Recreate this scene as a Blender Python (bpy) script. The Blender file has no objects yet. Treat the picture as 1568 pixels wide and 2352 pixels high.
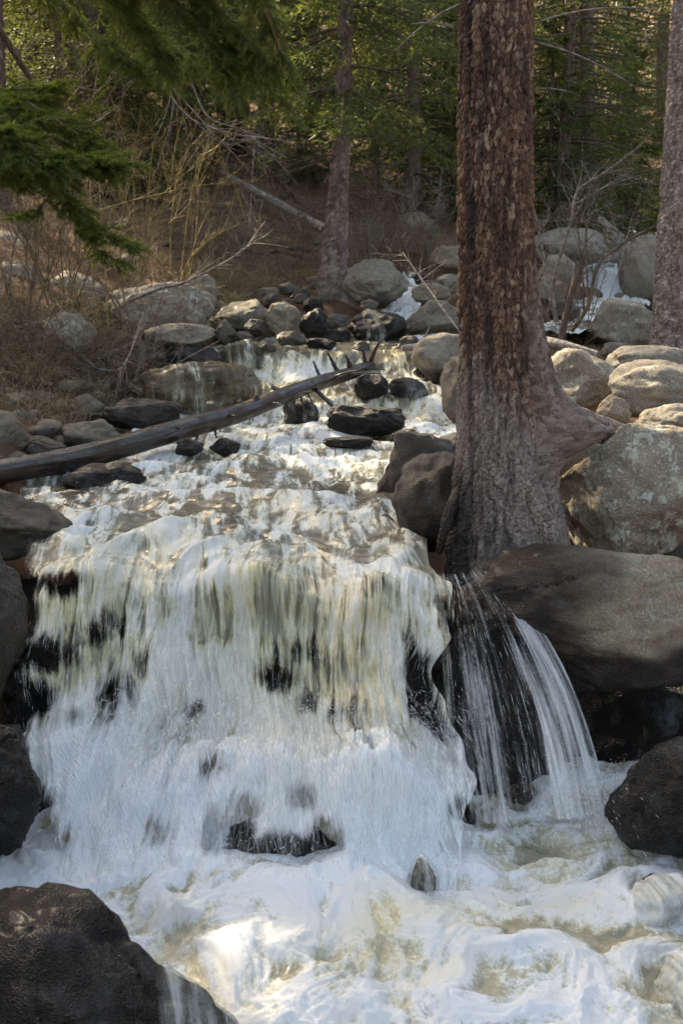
import bpy, math
import numpy as np
from mathutils import Vector
R = math.radians
SC = bpy.context.scene
COL = SC.collection

# ------------------------------------------------------------------ camera, world, sun, exposure
CAM = np.array([0.0, 0.0, 2.6]); PITCH = R(12.0); FPX = 2641.0      # photo read on a 1568 x 2352 grid
cd = bpy.data.cameras.new('camera'); cam = bpy.data.objects.new('camera', cd); COL.objects.link(cam)
cam.location = CAM; cam.rotation_euler = (R(90) - PITCH, 0, 0)
cd.sensor_width = 36; cd.lens = 18 / math.tan(R(24.0)); cd.clip_end = 1000; cd.clip_start = 0.05
cd.dof.use_dof = True; cd.dof.focus_distance = 6.4; cd.dof.aperture_fstop = 4.5
SC.camera = cam
SUN_DIR = Vector((-0.56, 0.62, 0.66)).normalized()                  # towards the sun: behind the scene, from the left
w = bpy.data.worlds.new('World'); SC.world = w; w.use_nodes = True
wn = w.node_tree.nodes; sky = wn.new('ShaderNodeTexSky'); sky.sky_type = 'NISHITA'; sky.sun_disc = False
sky.sun_elevation = math.asin(SUN_DIR.z); sky.sun_rotation = math.atan2(SUN_DIR.x, SUN_DIR.y)
sky.dust_density = 2.0; sky.ozone_density = 0.6; sky.air_density = 0.7
wn['Background'].inputs[1].default_value = 0.14
w.node_tree.links.new(sky.outputs[0], wn['Background'].inputs[0])
sl = bpy.data.lights.new('sun', 'SUN'); sl.energy = 3.2; sl.angle = R(0.5); sl.color = (1.0, 0.94, 0.85)
so = bpy.data.objects.new('sun', sl); COL.objects.link(so)
so.rotation_euler = SUN_DIR.to_track_quat('Z', 'Y').to_euler(); so.location = (-20, 20, 30)
SC.view_settings.view_transform = 'Standard'; SC.view_settings.look = 'None'
SC.view_settings.exposure = 2.85; SC.view_settings.gamma = 1.0
SC.view_settings.use_white_balance = True; SC.view_settings.white_balance_temperature = 8900; SC.view_settings.white_balance_tint = 8
SC.cycles.transparent_max_bounces = 32; SC.cycles.max_bounces = 7
SC.cycles.diffuse_bounces = 3; SC.cycles.glossy_bounces = 3; SC.cycles.transmission_bounces = 4
SC.cycles.sample_clamp_indirect = 6.0; SC.cycles.sample_clamp_direct = 40.0
SC.cycles.caustics_reflective = False; SC.cycles.caustics_refractive = False
SC.cycles.use_denoising = True

# ------------------------------------------------------------------ helpers: geometry of the photo, noise, meshes
def P(x, y, Y):
    "photo point (x, y) at Y metres in front of the camera -> world point"
    cx = (x - 784) / FPX; cy = (1176 - y) / FPX
    fy = math.cos(PITCH) + cy * math.sin(PITCH); fz = -math.sin(PITCH) + cy * math.cos(PITCH)
    t = Y / fy
    return np.array([cx * t, Y, CAM[2] + fz * t])
def pix(p):
    "world points (n,3) -> photo grid coordinates"
    p = np.asarray(p, float); d = p - CAM
    f = d[..., 1] * math.cos(PITCH) - d[..., 2] * math.sin(PITCH)
    u = d[..., 1] * math.sin(PITCH) + d[..., 2] * math.cos(PITCH)
    return 784 + d[..., 0] / f * FPX, 1176 - u / f * FPX

GR = np.array([[1,1,0],[-1,1,0],[1,-1,0],[-1,-1,0],[1,0,1],[-1,0,1],[1,0,-1],[-1,0,-1],[0,1,1],[0,-1,1],[0,1,-1],[0,-1,-1],[1,1,0],[-1,1,0],[0,-1,1],[0,-1,-1]], float)
PERM = np.random.RandomState(7).permutation(256)
PERM = np.concatenate([PERM, PERM, PERM])
def perlin(x, y, z=0.0):
    x, y, z = np.broadcast_arrays(np.asarray(x, float), np.asarray(y, float), np.asarray(z, float))
    xi = np.floor(x).astype(int); yi = np.floor(y).astype(int); zi = np.floor(z).astype(int)
    xf = x - xi; yf = y - yi; zf = z - zi
    fade = lambda t: t * t * t * (t * (t * 6 - 15) + 10)
    u, v, ww = fade(xf), fade(yf), fade(zf)
    xi &= 255; yi &= 255; zi &= 255
    def g(dx, dy, dz):
        h = PERM[PERM[PERM[(xi + dx) & 255] + ((yi + dy) & 255)] + ((zi + dz) & 255)] & 15
        q = GR[h]
        return q[..., 0] * (xf - dx) + q[..., 1] * (yf - dy) + q[..., 2] * (zf - dz)
    l = lambda a, b, t: a + t * (b - a)
    return l(l(l(g(0,0,0), g(1,0,0), u), l(g(0,1,0), g(1,1,0), u), v),
             l(l(g(0,0,1), g(1,0,1), u), l(g(0,1,1), g(1,1,1), u), v), ww)
def fbm(x, y, z=0.0, oct=4, gain=0.5):
    s = 0.0; a = 1.0; f = 1.0
    for k in range(oct):
        s = s + a * perlin(x * f + 17.3 * k, y * f - 9.1 * k, z * f + 4.7 * k); a *= gain; f *= 2.03
    return s
def billow(x, y, z=0.0, oct=4, gain=0.5):
    s = 0.0; a = 1.0; f = 1.0
    for k in range(oct):
        s = s + a * (np.abs(perlin(x * f + 31.7 * k, y * f + 5.1 * k, z * f)) * 2 - 0.45); a *= gain; f *= 2.03
    return s
def voronoi2(x, y, seed=0):
    "F1, F2, random value of the nearest cell"
    xi = np.floor(x).astype(int); yi = np.floor(y).astype(int)
    f1 = np.full(x.shape, 9.0); f2 = np.full(x.shape, 9.0); cid = np.zeros(x.shape); oy = np.zeros(x.shape)
    for dx in (-1, 0, 1):
        for dy in (-1, 0, 1):
            h = PERM[PERM[(xi + dx + seed) & 255] + ((yi + dy) & 255)]
            h2 = PERM[h + 57]; h3 = PERM[h2 + 91]
            d = np.hypot(xi + dx + h / 255.0 - x, yi + dy + h2 / 255.0 - y)
            near = d < f1
            f2 = np.where(near, f1, np.minimum(f2, d)); cid = np.where(near, h3 / 255.0, cid); oy = np.where(near, y - (yi + dy) - h2 / 255.0, oy); f1 = np.where(near, d, f1)
    return f1, f2, cid, oy
def sstep(a, b, x):
    t = np.clip((x - a) / (b - a), 0, 1); return t * t * (3 - 2 * t)

def mesh_obj(name, v, faces, mat, parent=None, smooth=True, attrs=None, uv=None):
    "v (n,3); faces: an (m,k) array or a list of such arrays; attrs: {name: per-vertex float}; uv: per-vertex (n,2)"
    v = np.ascontiguousarray(v, dtype=np.float32)
    fl = faces if isinstance(faces, (list, tuple)) else [faces]
    fl = [np.asarray(f, dtype=np.int32) for f in fl if len(f)]
    me = bpy.data.meshes.new(name); me.vertices.add(len(v)); me.vertices.foreach_set('co', v.ravel())
    loops = np.concatenate([f.ravel() for f in fl]); tot = np.concatenate([np.full(len(f), f.shape[1], np.int32) for f in fl])
    st = np.concatenate([[0], np.cumsum(tot)[:-1]]).astype(np.int32)
    me.loops.add(len(loops)); me.loops.foreach_set('vertex_index', loops)
    me.polygons.add(len(tot)); me.polygons.foreach_set('loop_start', st); me.polygons.foreach_set('loop_total', tot)
    me.polygons.foreach_set('use_smooth', np.full(len(tot), smooth))
    if attrs:
        for k, a in attrs.items():
            at = me.attributes.new(k, 'FLOAT', 'POINT'); at.data.foreach_set('value', np.ascontiguousarray(np.broadcast_to(a, (len(v),)), dtype=np.float32))
    if uv is not None:
        ul = me.uv_layers.new(name='UVMap'); ul.data.foreach_set('uv', np.ascontiguousarray(uv[loops], dtype=np.float32).ravel())
    me.update(calc_edges=True); me.validate()
    if mat: me.materials.append(mat)
    o = bpy.data.objects.new(name, me); COL.objects.link(o)
    if parent: o.parent = parent
    return o
def tag(o, label=None, cat=None, group=None, kind=None):
    if label: o['label'] = label
    if cat: o['category'] = cat
    if group: o['group'] = group
    if kind: o['kind'] = kind
    return o
def empty(name, loc, label, cat, group=None):
    o = bpy.data.objects.new(name, None); COL.objects.link(o); o.location = tuple(loc); o.empty_display_size = 0.1
    return tag(o, label, cat, group)
def grid_faces(nu, nv, wrap=False):
    "rows nv, columns nu, vertex index = row*nu + col"
    c = np.arange(nu if wrap else nu - 1); r = np.arange(nv - 1)
    cc, rr = np.meshgrid(c, r); c2 = (cc + 1) % nu
    return np.stack([rr * nu + cc, rr * nu + c2, (rr + 1) * nu + c2, (rr + 1) * nu + cc], -1).reshape(-1, 4)

class Acc:
    "collects vertices and faces of one mesh"
    def __init__(s): s.v = []; s.q = []; s.t = []; s.n = 0; s.at = []
    def add(s, v, q=None, t=None, at=0.0):
        if q is not None and len(q): s.q.append(np.asarray(q) + s.n)
        if t is not None and len(t): s.t.append(np.asarray(t) + s.n)
        s.v.append(np.asarray(v, float)); s.n += len(v); s.at.append(np.full(len(v), at) if np.isscalar(at) else at)
    def tube(s, pts, rad, sides=5, cap=True, at=0.0):
        pts = np.asarray(pts, float); n = len(pts); rad = np.broadcast_to(rad, (n,))
        d = np.gradient(pts, axis=0); d /= np.linalg.norm(d, axis=1)[:, None] + 1e-9
        ref = np.array([0, 0, 1.0]) if abs(d[:, 2].mean()) < 0.8 else np.array([1.0, 0, 0])
        a = np.cross(d, ref); a /= np.linalg.norm(a, axis=1)[:, None] + 1e-9; b = np.cross(d, a)
        th = np.arange(sides) * 2 * math.pi / sides
        v = pts[:, None] + rad[:, None, None] * (np.cos(th)[None, :, None] * a[:, None] + np.sin(th)[None, :, None] * b[:, None])
        q = grid_faces(sides, n, True); v = v.reshape(-1, 3)
        if cap:
            v = np.vstack([v, pts[-1], pts[0]]); k = np.arange(sides); e = (n - 1) * sides
            t = np.vstack([np.stack([e + k, e + (k + 1) % sides, np.full(sides, n * sides)], 1),
                           np.stack([(k + 1) % sides, k, np.full(sides, n * sides + 1)], 1)])
        else: t = None
        s.add(v, q, t, at)
    def spindles(s, p0, p1, r, mid=0.5, at=0.0):
        "many thin double-pointed pieces from p0 to p1"
        p0 = np.asarray(p0, float); p1 = np.asarray(p1, float); n = len(p0)
        if n == 0: return
        d = p1 - p0; d = d / (np.linalg.norm(d, axis=1)[:, None] + 1e-9)
        ref = np.where(np.abs(d[:, 2:3]) < 0.9, np.array([[0, 0, 1.0]]), np.array([[1.0, 0, 0]]))
        a = np.cross(d, ref); a /= np.linalg.norm(a, axis=1)[:, None] + 1e-9; b = np.cross(d, a)
        m = p0 + (p1 - p0) * mid; r = np.broadcast_to(r, (n,))[:, None]
        vs = [p0] + [m + r * (math.cos(k * 2.0944) * a + math.sin(k * 2.0944) * b) for k in range(3)] + [p1]
        v = np.stack(vs, 1).reshape(-1, 3); base = np.arange(n)[:, None] * 5
        t = np.concatenate([base + np.array([[0, 2, 1]]), base + np.array([[0, 3, 2]]), base + np.array([[0, 1, 3]]),
                            base + np.array([[1, 2, 4]]), base + np.array([[2, 3, 4]]), base + np.array([[3, 1, 4]])])
        s.add(v, None, t, np.repeat(at, 5) if not np.isscalar(at) else at)
    def tris(s, a, b, c, at=0.0):
        n = len(a); v = np.stack([a, b, c], 1).reshape(-1, 3)
        s.add(v, None, np.arange(n * 3).reshape(-1, 3), np.repeat(at, 3) if not np.isscalar(at) else at)
    def obj(s, name, mat, parent=None, smooth=True, attr=None):
        f = []
        if s.q: f.append(np.concatenate(s.q))
        if s.t: f.append(np.concatenate(s.t))
        return mesh_obj(name, np.concatenate(s.v), f, mat, parent, smooth, {attr: np.concatenate(s.at)} if attr else None)
def bez(pts, n):
    "smooth curve through points (Catmull-Rom)"
    p = np.asarray(pts, float); k = len(p); t = np.linspace(0, k - 1, n); i = np.clip(t.astype(int), 0, k - 2); f = (t - i)[:, None]
    g = lambda j: p[np.clip(j, 0, k - 1)]
    a, b, c, d = g(i - 1), g(i), g(i + 1), g(i + 2)
    return 0.5 * ((2 * b) + (c - a) * f + (2 * a - 5 * b + 4 * c - d) * f ** 2 + (3 * b - a - 3 * c + d) * f ** 3)
def nrm(a): return a / (np.linalg.norm(a, axis=-1, keepdims=True) + 1e-9)

# ------------------------------------------------------------------ materials (all procedural)
class NT:
    "small wrapper to write node trees briefly"
    def __init__(s, name):
        s.m = bpy.data.materials.new(name); s.m.use_nodes = True; s.t = s.m.node_tree; s.t.nodes.clear()
        s.out = s.t.nodes.new('ShaderNodeOutputMaterial')
    def n(s, typ, _in=None, **kw):
        o = s.t.nodes.new('ShaderNode' + typ)
        for k, v in kw.items(): setattr(o, k, v)
        for k, v in (_in or {}).items(): s.set(o.inputs[k], v)
        return o
    def set(s, sock, v):
        if hasattr(v, 'outputs'): v = v.outputs[0]
        if isinstance(v, bpy.types.NodeSocket): s.t.links.new(v, sock)
        else:
            if isinstance(v, (tuple, list)) and len(v) == 3 and sock.type == 'RGBA': v = (*v, 1)
            sock.default_value = v
    def math(s, op, a, b=0.0, c=0.0, clamp=False):
        o = s.n('Math', operation=op, use_clamp=clamp); s.set(o.inputs[0], a); s.set(o.inputs[1], b); s.set(o.inputs[2], c); return o.outputs[0]
    def mix(s, f, a, b, blend='MIX'):
        o = s.n('Mix', data_type='RGBA', blend_type=blend); s.set(o.inputs[0], f); s.set(o.inputs[6], a); s.set(o.inputs[7], b); return o.outputs[2]
    def ramp(s, f, lo, hi, a=0.0, b=1.0, smooth=True):
        o = s.n('MapRange', interpolation_type='SMOOTHSTEP' if smooth else 'LINEAR', clamp=True)
        for i, v in enumerate((f, lo, hi, a, b)): s.set(o.inputs[i], v)
        return o.outputs[0]
    def attr(s, name): return s.n('Attribute', attribute_name=name).outputs['Fac']
    def noise(s, vec, scale, detail=3.0, rough=0.55, dist=0.0):
        o = s.n('TexNoise'); s.set(o.inputs['Vector'], vec); s.set(o.inputs['Scale'], scale)
        s.set(o.inputs['Detail'], detail); s.set(o.inputs['Roughness'], rough); s.set(o.inputs['Distortion'], dist); return o.outputs[0]
    def vor(s, vec, scale, feature='F1', out='Distance', rnd=1.0):
        o = s.n('TexVoronoi', feature=feature); s.set(o.inputs['Vector'], vec); s.set(o.inputs['Scale'], scale); s.set(o.inputs['Randomness'], rnd); return o.outputs[out]
    def scale(s, vec, sc):
        o = s.n('Mapping'); s.set(o.inputs['Vector'], vec); o.inputs['Scale'].default_value = sc; return o.outputs[0]
    def bump(s, h, strength, dist, nrm=None):
        o = s.n('Bump'); s.set(o.inputs['Height'], h); s.set(o.inputs['Strength'], strength); s.set(o.inputs['Distance'], dist)
        if nrm is not None: s.set(o.inputs['Normal'], nrm)
        return o.outputs[0]
    def pos(s): return s.n('NewGeometry').outputs['Position']
    def objco(s): return s.n('TexCoord').outputs['Object']
    def uvco(s): return s.n('TexCoord').outputs['UV']
    def rnd(s): return s.n('ObjectInfo').outputs['Random']
    def principled(s, **kw):
        o = s.n('BsdfPrincipled')
        for k, v in kw.items(): s.set(o.inputs[k.replace('_', ' ')], v)
        return o
    def done(s, sh):
        s.set(s.out.inputs['Surface'], sh.outputs[0] if hasattr(sh, 'outputs') else sh); return s.m

def mat_rock(name='granite', k=1.0):
    t = NT(name); p = t.pos()
    big = t.noise(p, 2.2, 4); mid = t.noise(p, 9.0, 5, 0.65); fine = t.noise(p, 95.0, 3, 0.7); sp = t.vor(p, 150.0)
    r = t.rnd()
    base = t.mix(t.ramp(big, 0.3, 0.7), (0.145, 0.112, 0.07), (0.24, 0.19, 0.125))
    base = t.mix(t.math('MULTIPLY', r, 0.7), base, (0.20, 0.185, 0.165))
    base = t.mix(t.ramp(mid, 0.42, 0.72, 0, 0.75), base, (0.13, 0.105, 0.08))
    base = t.mix(t.ramp(fine, 0.5, 0.68, 0, 0.65), base, (0.40, 0.35, 0.27))
    base = t.mix(t.ramp(fine, 0.46, 0.30, 0, 0.7), base, (0.07, 0.06, 0.05))
    base = t.mix(t.ramp(sp, 0.25, 0.1, 0, 0.45), base, (0.05, 0.045, 0.04))
    ln = t.noise(p, 7.5, 5, 0.7, 0.4); lv = t.vor(t.n('VectorMath', {0: p, 1: t.n('TexNoise', {'Vector': p, 'Scale': 9.0}).outputs['Color']}, operation='ADD').outputs[0], 7.0)
    li = t.math('MULTIPLY', t.ramp(t.math('SUBTRACT', ln, t.math('MULTIPLY', lv, 0.25)), 0.40, 0.48), t.ramp(fine, 0.38, 0.5, 0.4, 1.0))
    base = t.mix(t.math('MULTIPLY', li, t.attr('lichen')), base, t.mix(t.ramp(mid, 0.4, 0.6), (0.31, 0.315, 0.25), (0.40, 0.40, 0.34)))
    moss = t.math('MULTIPLY', t.attr('moss'), t.ramp(t.noise(p, 14.0, 5, 0.7), 0.42, 0.58))
    base = t.mix(moss, base, t.mix(fine, (0.05, 0.055, 0.012), (0.11, 0.10, 0.03)))
    wet = t.attr('wet')
    wetc = t.mix(1.0, base, t.mix(t.ramp(mid, 0.35, 0.65), tuple(k * q for q in (0.05, 0.046, 0.046)), tuple(k * q for q in (0.14, 0.10, 0.078))), 'MULTIPLY')
    base = t.mix(wet, base, wetc)
    rough = t.math('ADD', t.math('MULTIPLY', wet, -0.46), t.ramp(fine, 0.3, 0.7, 0.78, 0.92))
    h = t.math('ADD', t.math('MULTIPLY', fine, 0.5), t.math('MULTIPLY', mid, 1.4))
    h = t.math('ADD', h, t.math('MULTIPLY', li, 0.05))
    h = t.math('ADD', h, t.math('MULTIPLY', t.math('MULTIPLY', sp, wet), 0.9))
    b = t.bump(h, 0.8, 0.014)
    return t.done(t.principled(Base_Color=base, Roughness=rough, Normal=b, Specular_IOR_Level=t.math('ADD', 0.25, t.math('MULTIPLY', wet, 0.12)), Coat_Weight=t.math('MULTIPLY', wet, t.ramp(mid, 0.45, 0.65, 0.0, 0.32)), Coat_Roughness=0.16))

def mat_ground():
    t = NT('needle_litter'); p = t.pos()
    a = t.noise(p, 1.1, 5, 0.6); f = t.noise(p, 38.0, 5, 0.75); g = t.noise(t.scale(p, (1, 1, 1)), 130.0, 3, 0.7); m = t.noise(p, 5.0, 5, 0.65)
    c = t.mix(t.ramp(a, 0.35, 0.65), (0.115, 0.058, 0.034), (0.175, 0.10, 0.062))
    c = t.mix(t.ramp(m, 0.45, 0.65, 0, 0.7), c, (0.055, 0.035, 0.022))
    c = t.mix(t.ramp(f, 0.5, 0.7, 0, 0.6), c, (0.17, 0.12, 0.075))
    c = t.mix(t.ramp(g, 0.55, 0.7, 0, 0.5), c, (0.03, 0.02, 0.014))
    b = t.bump(t.math('ADD', t.math('MULTIPLY', f, 1.0), t.math('MULTIPLY', g, 0.5)), 0.8, 0.03)
    return t.done(t.principled(Base_Color=c, Roughness=0.92, Normal=b, Specular_IOR_Level=0.15))

def mat_bark(name, crack, low, mid, top, grey=0.0):
    "vertex attributes: edge 0 crack .. 1 plate, cell random per plate, pale greyness, dark soot / wet"
    t = NT(name); p = t.objco()
    e = t.attr('edge'); cell = t.attr('cell'); pale = t.attr('pale'); dk = t.attr('dark')
    f = t.noise(t.scale(p, (1, 1, 0.35)), 120.0, 4, 0.7); m = t.noise(p, 6.0, 4, 0.6)
    plate = t.mix(t.ramp(cell, 0.15, 0.85), low, mid)
    plate = t.mix(t.math('MULTIPLY', t.ramp(cell, 0.62, 0.8), t.ramp(m, 0.44, 0.62, 0.15, 1.0)), plate, top)
    plate = t.mix(t.ramp(f, 0.45, 0.68, 0, 0.45), plate, top)
    plate = t.mix(t.ramp(t.noise(t.scale(p, (1, 1, .5)), 13.0, 4, .7), 0.48, 0.62, 0, 0.6), plate, (0.045, 0.022, 0.014))
    plate = t.mix(t.math('MULTIPLY', pale, t.ramp(f, 0.25, 0.6, 0.55, 1.0)), plate, t.mix(cell, (0.14, 0.11, 0.095), (0.27, 0.23, 0.205)))
    c = t.mix(t.ramp(e, 0.0, 0.35, 0.25, 1.0), crack, plate)
    c = t.mix(t.ramp(f, 0.45, 0.25, 0, 0.5), c, crack)
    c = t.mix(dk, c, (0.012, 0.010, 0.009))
    return t.done(t.principled(Base_Color=c, Roughness=t.math('ADD', 0.86, t.math('MULTIPLY', dk, -0.25)), Normal=t.bump(f, 0.6, 0.006), Specular_IOR_Level=0.25))

def mat_simplebark(name, a, b, scale=18.0, pale=None):
    t = NT(name); p = t.objco()
    v = t.vor(t.scale(p, (1, 1, 0.4)), scale, 'F1', 'Distance'); f = t.noise(t.scale(p, (1, 1, 0.25)), scale * 3, 4, 0.7)
    c = t.mix(t.ramp(v, 0.2, 0.7), b, a); c = t.mix(t.ramp(f, 0.5, 0.7, 0, 0.7), c, pale or b); c = t.mix(t.ramp(f, 0.45, 0.3, 0, 0.7), c, tuple(x * 0.3 for x in a))
    return t.done(t.principled(Base_Color=c, Roughness=0.88, Normal=t.bump(t.math('ADD', f, t.math('MULTIPLY', v, -1.0)), 0.8, 0.02), Specular_IOR_Level=0.2))

def mat_needles(name, a, b, tip):
    t = NT(name); r = t.attr('shade'); p = t.pos()
    c = t.mix(r, a, b)
    if name == 'fir_needles': c = t.mix(t.ramp(r, 0.72, 0.95, 0.0, 0.7), c, tip)  # lighter new-growth tips, brightened to stand in for missing sunlit tips
    c = t.mix(t.ramp(t.noise(p, 1.7, 2), 0.45, 0.75, 0, 0.6), c, tip)
    d = t.principled(Base_Color=c, Roughness=0.5, Specular_IOR_Level=0.3)
    tr = t.n('BsdfTranslucent', {'Color': t.mix(0.6, c, tip)})
    return t.done(t.n('MixShader', {0: 0.5, 1: d.outputs[0], 2: tr.outputs[0]}))

def mat_twig(name, a, b):
    t = NT(name); p = t.pos(); f = t.noise(p, 30.0, 3)
    return t.done(t.principled(Base_Color=t.mix(t.ramp(f, 0.35, 0.65), a, b), Roughness=0.75, Specular_IOR_Level=0.3))

def mat_water(name, su, sv, dist=0.6, w=(.55, .3, .15), bumpy=.55, rgh=.55, alt=None, thinc=((0.075, 0.066, 0.048), (0.15, 0.135, 0.10)), fk=2.5, ak=3.0):
    "attributes: foam 0..1, cover 0..1 (how whole the sheet is), silt: beige of thick water with sunlit warmth painted in; uv in metres: across, along the flow"
    t = NT(name); uv = t.uvco(); p = t.pos()
    st1 = t.noise(t.scale(uv, (su, sv, 1)), 1.0, 4, 0.65, dist)
    st2 = t.noise(t.scale(uv, (su * 3.1, sv * 2.2, 1)), 1.0, 3, 0.65, 0.3)
    st3 = t.noise(t.scale(uv, (su * 0.27, sv * 0.6, 1)), 1.0, 3, 0.6, 0.5)
    if alt:      # calmer water upstream of the drop: another grain, blended in by the steepness of the sheet
        k = t.attr('steep'); bl = lambda a, b: t.math('ADD', t.math('MULTIPLY', a, k), t.math('MULTIPLY', b, t.math('SUBTRACT', 1.0, k)))
        st1 = bl(st1, t.noise(t.scale(uv, (alt[0], alt[1], 1)), 1.0, 4, 0.6, alt[2])); st2 = bl(st2, t.noise(t.scale(uv, (alt[0] * 3.3, alt[1] * 2.6, 1)), 1.0, 3, 0.65, alt[2] * .6))
        st3 = bl(st3, t.noise(t.scale(uv, (2.5, 1.0, 1)), 1.0, 3, 0.6, 0.5))
    fine = t.noise(p, 70.0, 3, 0.7)
    s = t.math('ADD', t.math('MULTIPLY', st1, w[0]), t.math('ADD', t.math('MULTIPLY', st2, w[1]), t.math('MULTIPLY', fine, w[2])))
    s = t.math('SUBTRACT', s, 0.5)
    foam = t.attr('foam'); cover = t.attr('cover'); silt = t.attr('silt')
    F = t.ramp(t.math('ADD', foam, t.math('MULTIPLY', s, fk)), 0.2, 0.86)
    thin = t.mix(t.ramp(st3, 0.35, 0.65), thinc[0], thinc[1])
    if alt: thin = t.mix(t.math('MULTIPLY', k, 0.85), thin, t.mix(t.ramp(t.math('ADD', t.math('MULTIPLY', st1, .6), t.math('MULTIPLY', st2, .4)), 0.36, 0.62), (0.12, 0.105, 0.06), (0.46, 0.45, 0.36)))
    milk = t.mix(silt, (0.50, 0.53, 0.50), (0.52, 0.47, 0.28))
    white = t.mix(silt, (0.86, 0.90, 0.93), (0.86, 0.84, 0.72))  # yellow of sunlit thick sheets and blue of shade mixed into the white
    col = t.mix(t.ramp(F, 0.0, 0.45), thin, milk); col = t.mix(t.ramp(F, 0.35, 0.95), col, white)
    hgt = t.math('ADD', t.math('MULTIPLY', st1, 1.0), t.math('ADD', t.math('MULTIPLY', st2, 0.45), t.math('MULTIPLY', fine, 0.12)))
    b = t.bump(hgt, bumpy, 0.03)
    rough = t.ramp(F, 0.1, 0.8, 0.07, rgh)
    pr = t.principled(Base_Color=col, Roughness=rough, Normal=b, IOR=1.33, Specular_IOR_Level=t.ramp(F, 0.2, 0.9, 0.5, 0.12))
    tr = t.n('BsdfTranslucent', {'Color': col, 'Normal': b})
    body = t.n('MixShader', {0: t.ramp(F, 0.1, 0.9, 0.0, 0.38), 1: pr.outputs[0], 2: tr.outputs[0]})
    a = t.ramp(t.math('ADD', cover, t.math('MULTIPLY', s, ak)), 0.12, 0.88)
    tp = t.n('BsdfTransparent', {'Color': (1, 1, 1)})
    return t.done(t.n('MixShader', {0: a, 1: tp.outputs[0], 2: body.outputs[0]}))

def mat_spray():
    t = NT('spray'); c = (0.92, 0.95, 0.98)
    d = t.principled(Base_Color=c, Roughness=0.25, IOR=1.33); tr = t.n('BsdfTranslucent', {'Color': c})
    m = t.n('MixShader', {0: 0.5, 1: d.outputs[0], 2: tr.outputs[0]})
    return t.done(t.n('MixShader', {0: t.attr('solid'), 1: t.n('BsdfTransparent').outputs[0], 2: m.outputs[0]}))

def mat_log():
    t = NT('wet_log_wood'); p = t.objco(); uv = t.uvco()
    g = t.noise(t.scale(uv, (26.0, 2.2, 1)), 1.0, 5, 0.7, 0.6); m = t.noise(p, 5.0, 3)
    c = t.mix(t.ramp(g, 0.35, 0.65), (0.008, 0.006, 0.005), (0.030, 0.019, 0.012)); c = t.mix(t.ramp(m, 0.5, 0.7, 0, 0.6), c, (0.065, 0.036, 0.02))
    return t.done(t.principled(Base_Color=c, Roughness=t.ramp(t.math('ADD', t.math('MULTIPLY', g, .5), t.math('MULTIPLY', m, .5)), 0.38, 0.6, 0.13, 0.6), Normal=t.bump(t.math('ADD', g, t.noise(p, 28.0, 4, .6)), 0.5, 0.02), Specular_IOR_Level=0.4, Coat_Weight=t.ramp(m, 0.45, 0.6, 0.45, 0.0), Coat_Roughness=0.08))

M = dict(
    rock=mat_rock(), black=mat_rock('black_wet_granite', .45), ground=mat_ground(),
    bark=mat_bark('flaky_red_bark', (0.012, 0.007, 0.005), (0.062, 0.030, 0.019), (0.15, 0.072, 0.042), (0.29, 0.20, 0.14)),
    bark2=mat_bark('scaly_brown_bark', (0.035, 0.025, 0.02), (0.11, 0.07, 0.05), (0.20, 0.135, 0.10), (0.30, 0.22, 0.17)),
    bark3=mat_bark('scaly_grey_bark', (0.07, 0.05, 0.043), (0.17, 0.125, 0.11), (0.28, 0.23, 0.21), (0.42, 0.37, 0.34)),
    sbark=mat_simplebark('spruce_bark', (0.085, 0.06, 0.047), (0.15, 0.11, 0.085)),
    pale=mat_simplebark('aspen_bark', (0.42, 0.40, 0.34), (0.55, 0.53, 0.46), 9.0, (0.25, 0.23, 0.19)),
    greywood=mat_simplebark('grey_dead_wood', (0.22, 0.19, 0.165), (0.34, 0.30, 0.26), 26.0, (0.42, 0.38, 0.34)),
    needles=mat_needles('spruce_needles', (0.018, 0.04, 0.016), (0.05, 0.085, 0.024), (0.13, 0.16, 0.035)),
    needles_far=mat_needles('forest_needles', (0.018, 0.034, 0.014), (0.052, 0.080, 0.022), (0.19, 0.22, 0.05)),
    needles_near=mat_needles('fir_needles', (0.019, 0.046, 0.013), (0.052, 0.10, 0.022), (0.22, 0.28, 0.035)),
    twig=mat_twig('willow_twig', (0.085, 0.055, 0.035), (0.22, 0.16, 0.10)),
    twig_grey=mat_twig('grey_twig', (0.10, 0.08, 0.068), (0.24, 0.21, 0.18)),
    twig_gold=mat_twig('golden_willow_twig', (0.15, 0.10, 0.035), (0.32, 0.23, 0.09)),
    grass=mat_twig('dry_grass', (0.12, 0.085, 0.05), (0.28, 0.21, 0.12)),
    green=mat_twig('fresh_grass', (0.10, 0.14, 0.02), (0.22, 0.26, 0.04)),
    litter=mat_twig('litter', (0.07, 0.04, 0.025), (0.27, 0.18, 0.11)),
    stream=mat_water('stream_water', 9.0, 2.6, 1.0, (.6, .3, .10), .5, .6), fall=mat_water('falling_water', 15.0, 1.5, .5, (.62, .32, .06), .32, .8),
    cascade=mat_water('cascade_water', 17.0, 2.2, .8, (.64, .26, .10), .3, .75, (9.0, 2.5, 1.1)), veil=mat_water('veil_water', 24.0, 1.3, .5, (.6, .3, .1), .3, .8, None, ((0.2, 0.2, 0.18), (0.34, 0.34, 0.3)), 1.8, 2.1),
    pool=mat_water('pool_water', 6.5, 5.0, .8, (.46, .32, .22), .6, .85, None, ((0.24, 0.22, 0.15), (0.40, 0.375, 0.28)), 3.3),
    film=mat_water('film_water', 12.0, 2.2, .6, (.6, .3, .1), .4, .6, None, ((0.05, 0.038, 0.02), (0.13, 0.10, 0.055)), 1.6, 1.6),
    spray=mat_spray(), log=mat_log(),
)

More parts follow.
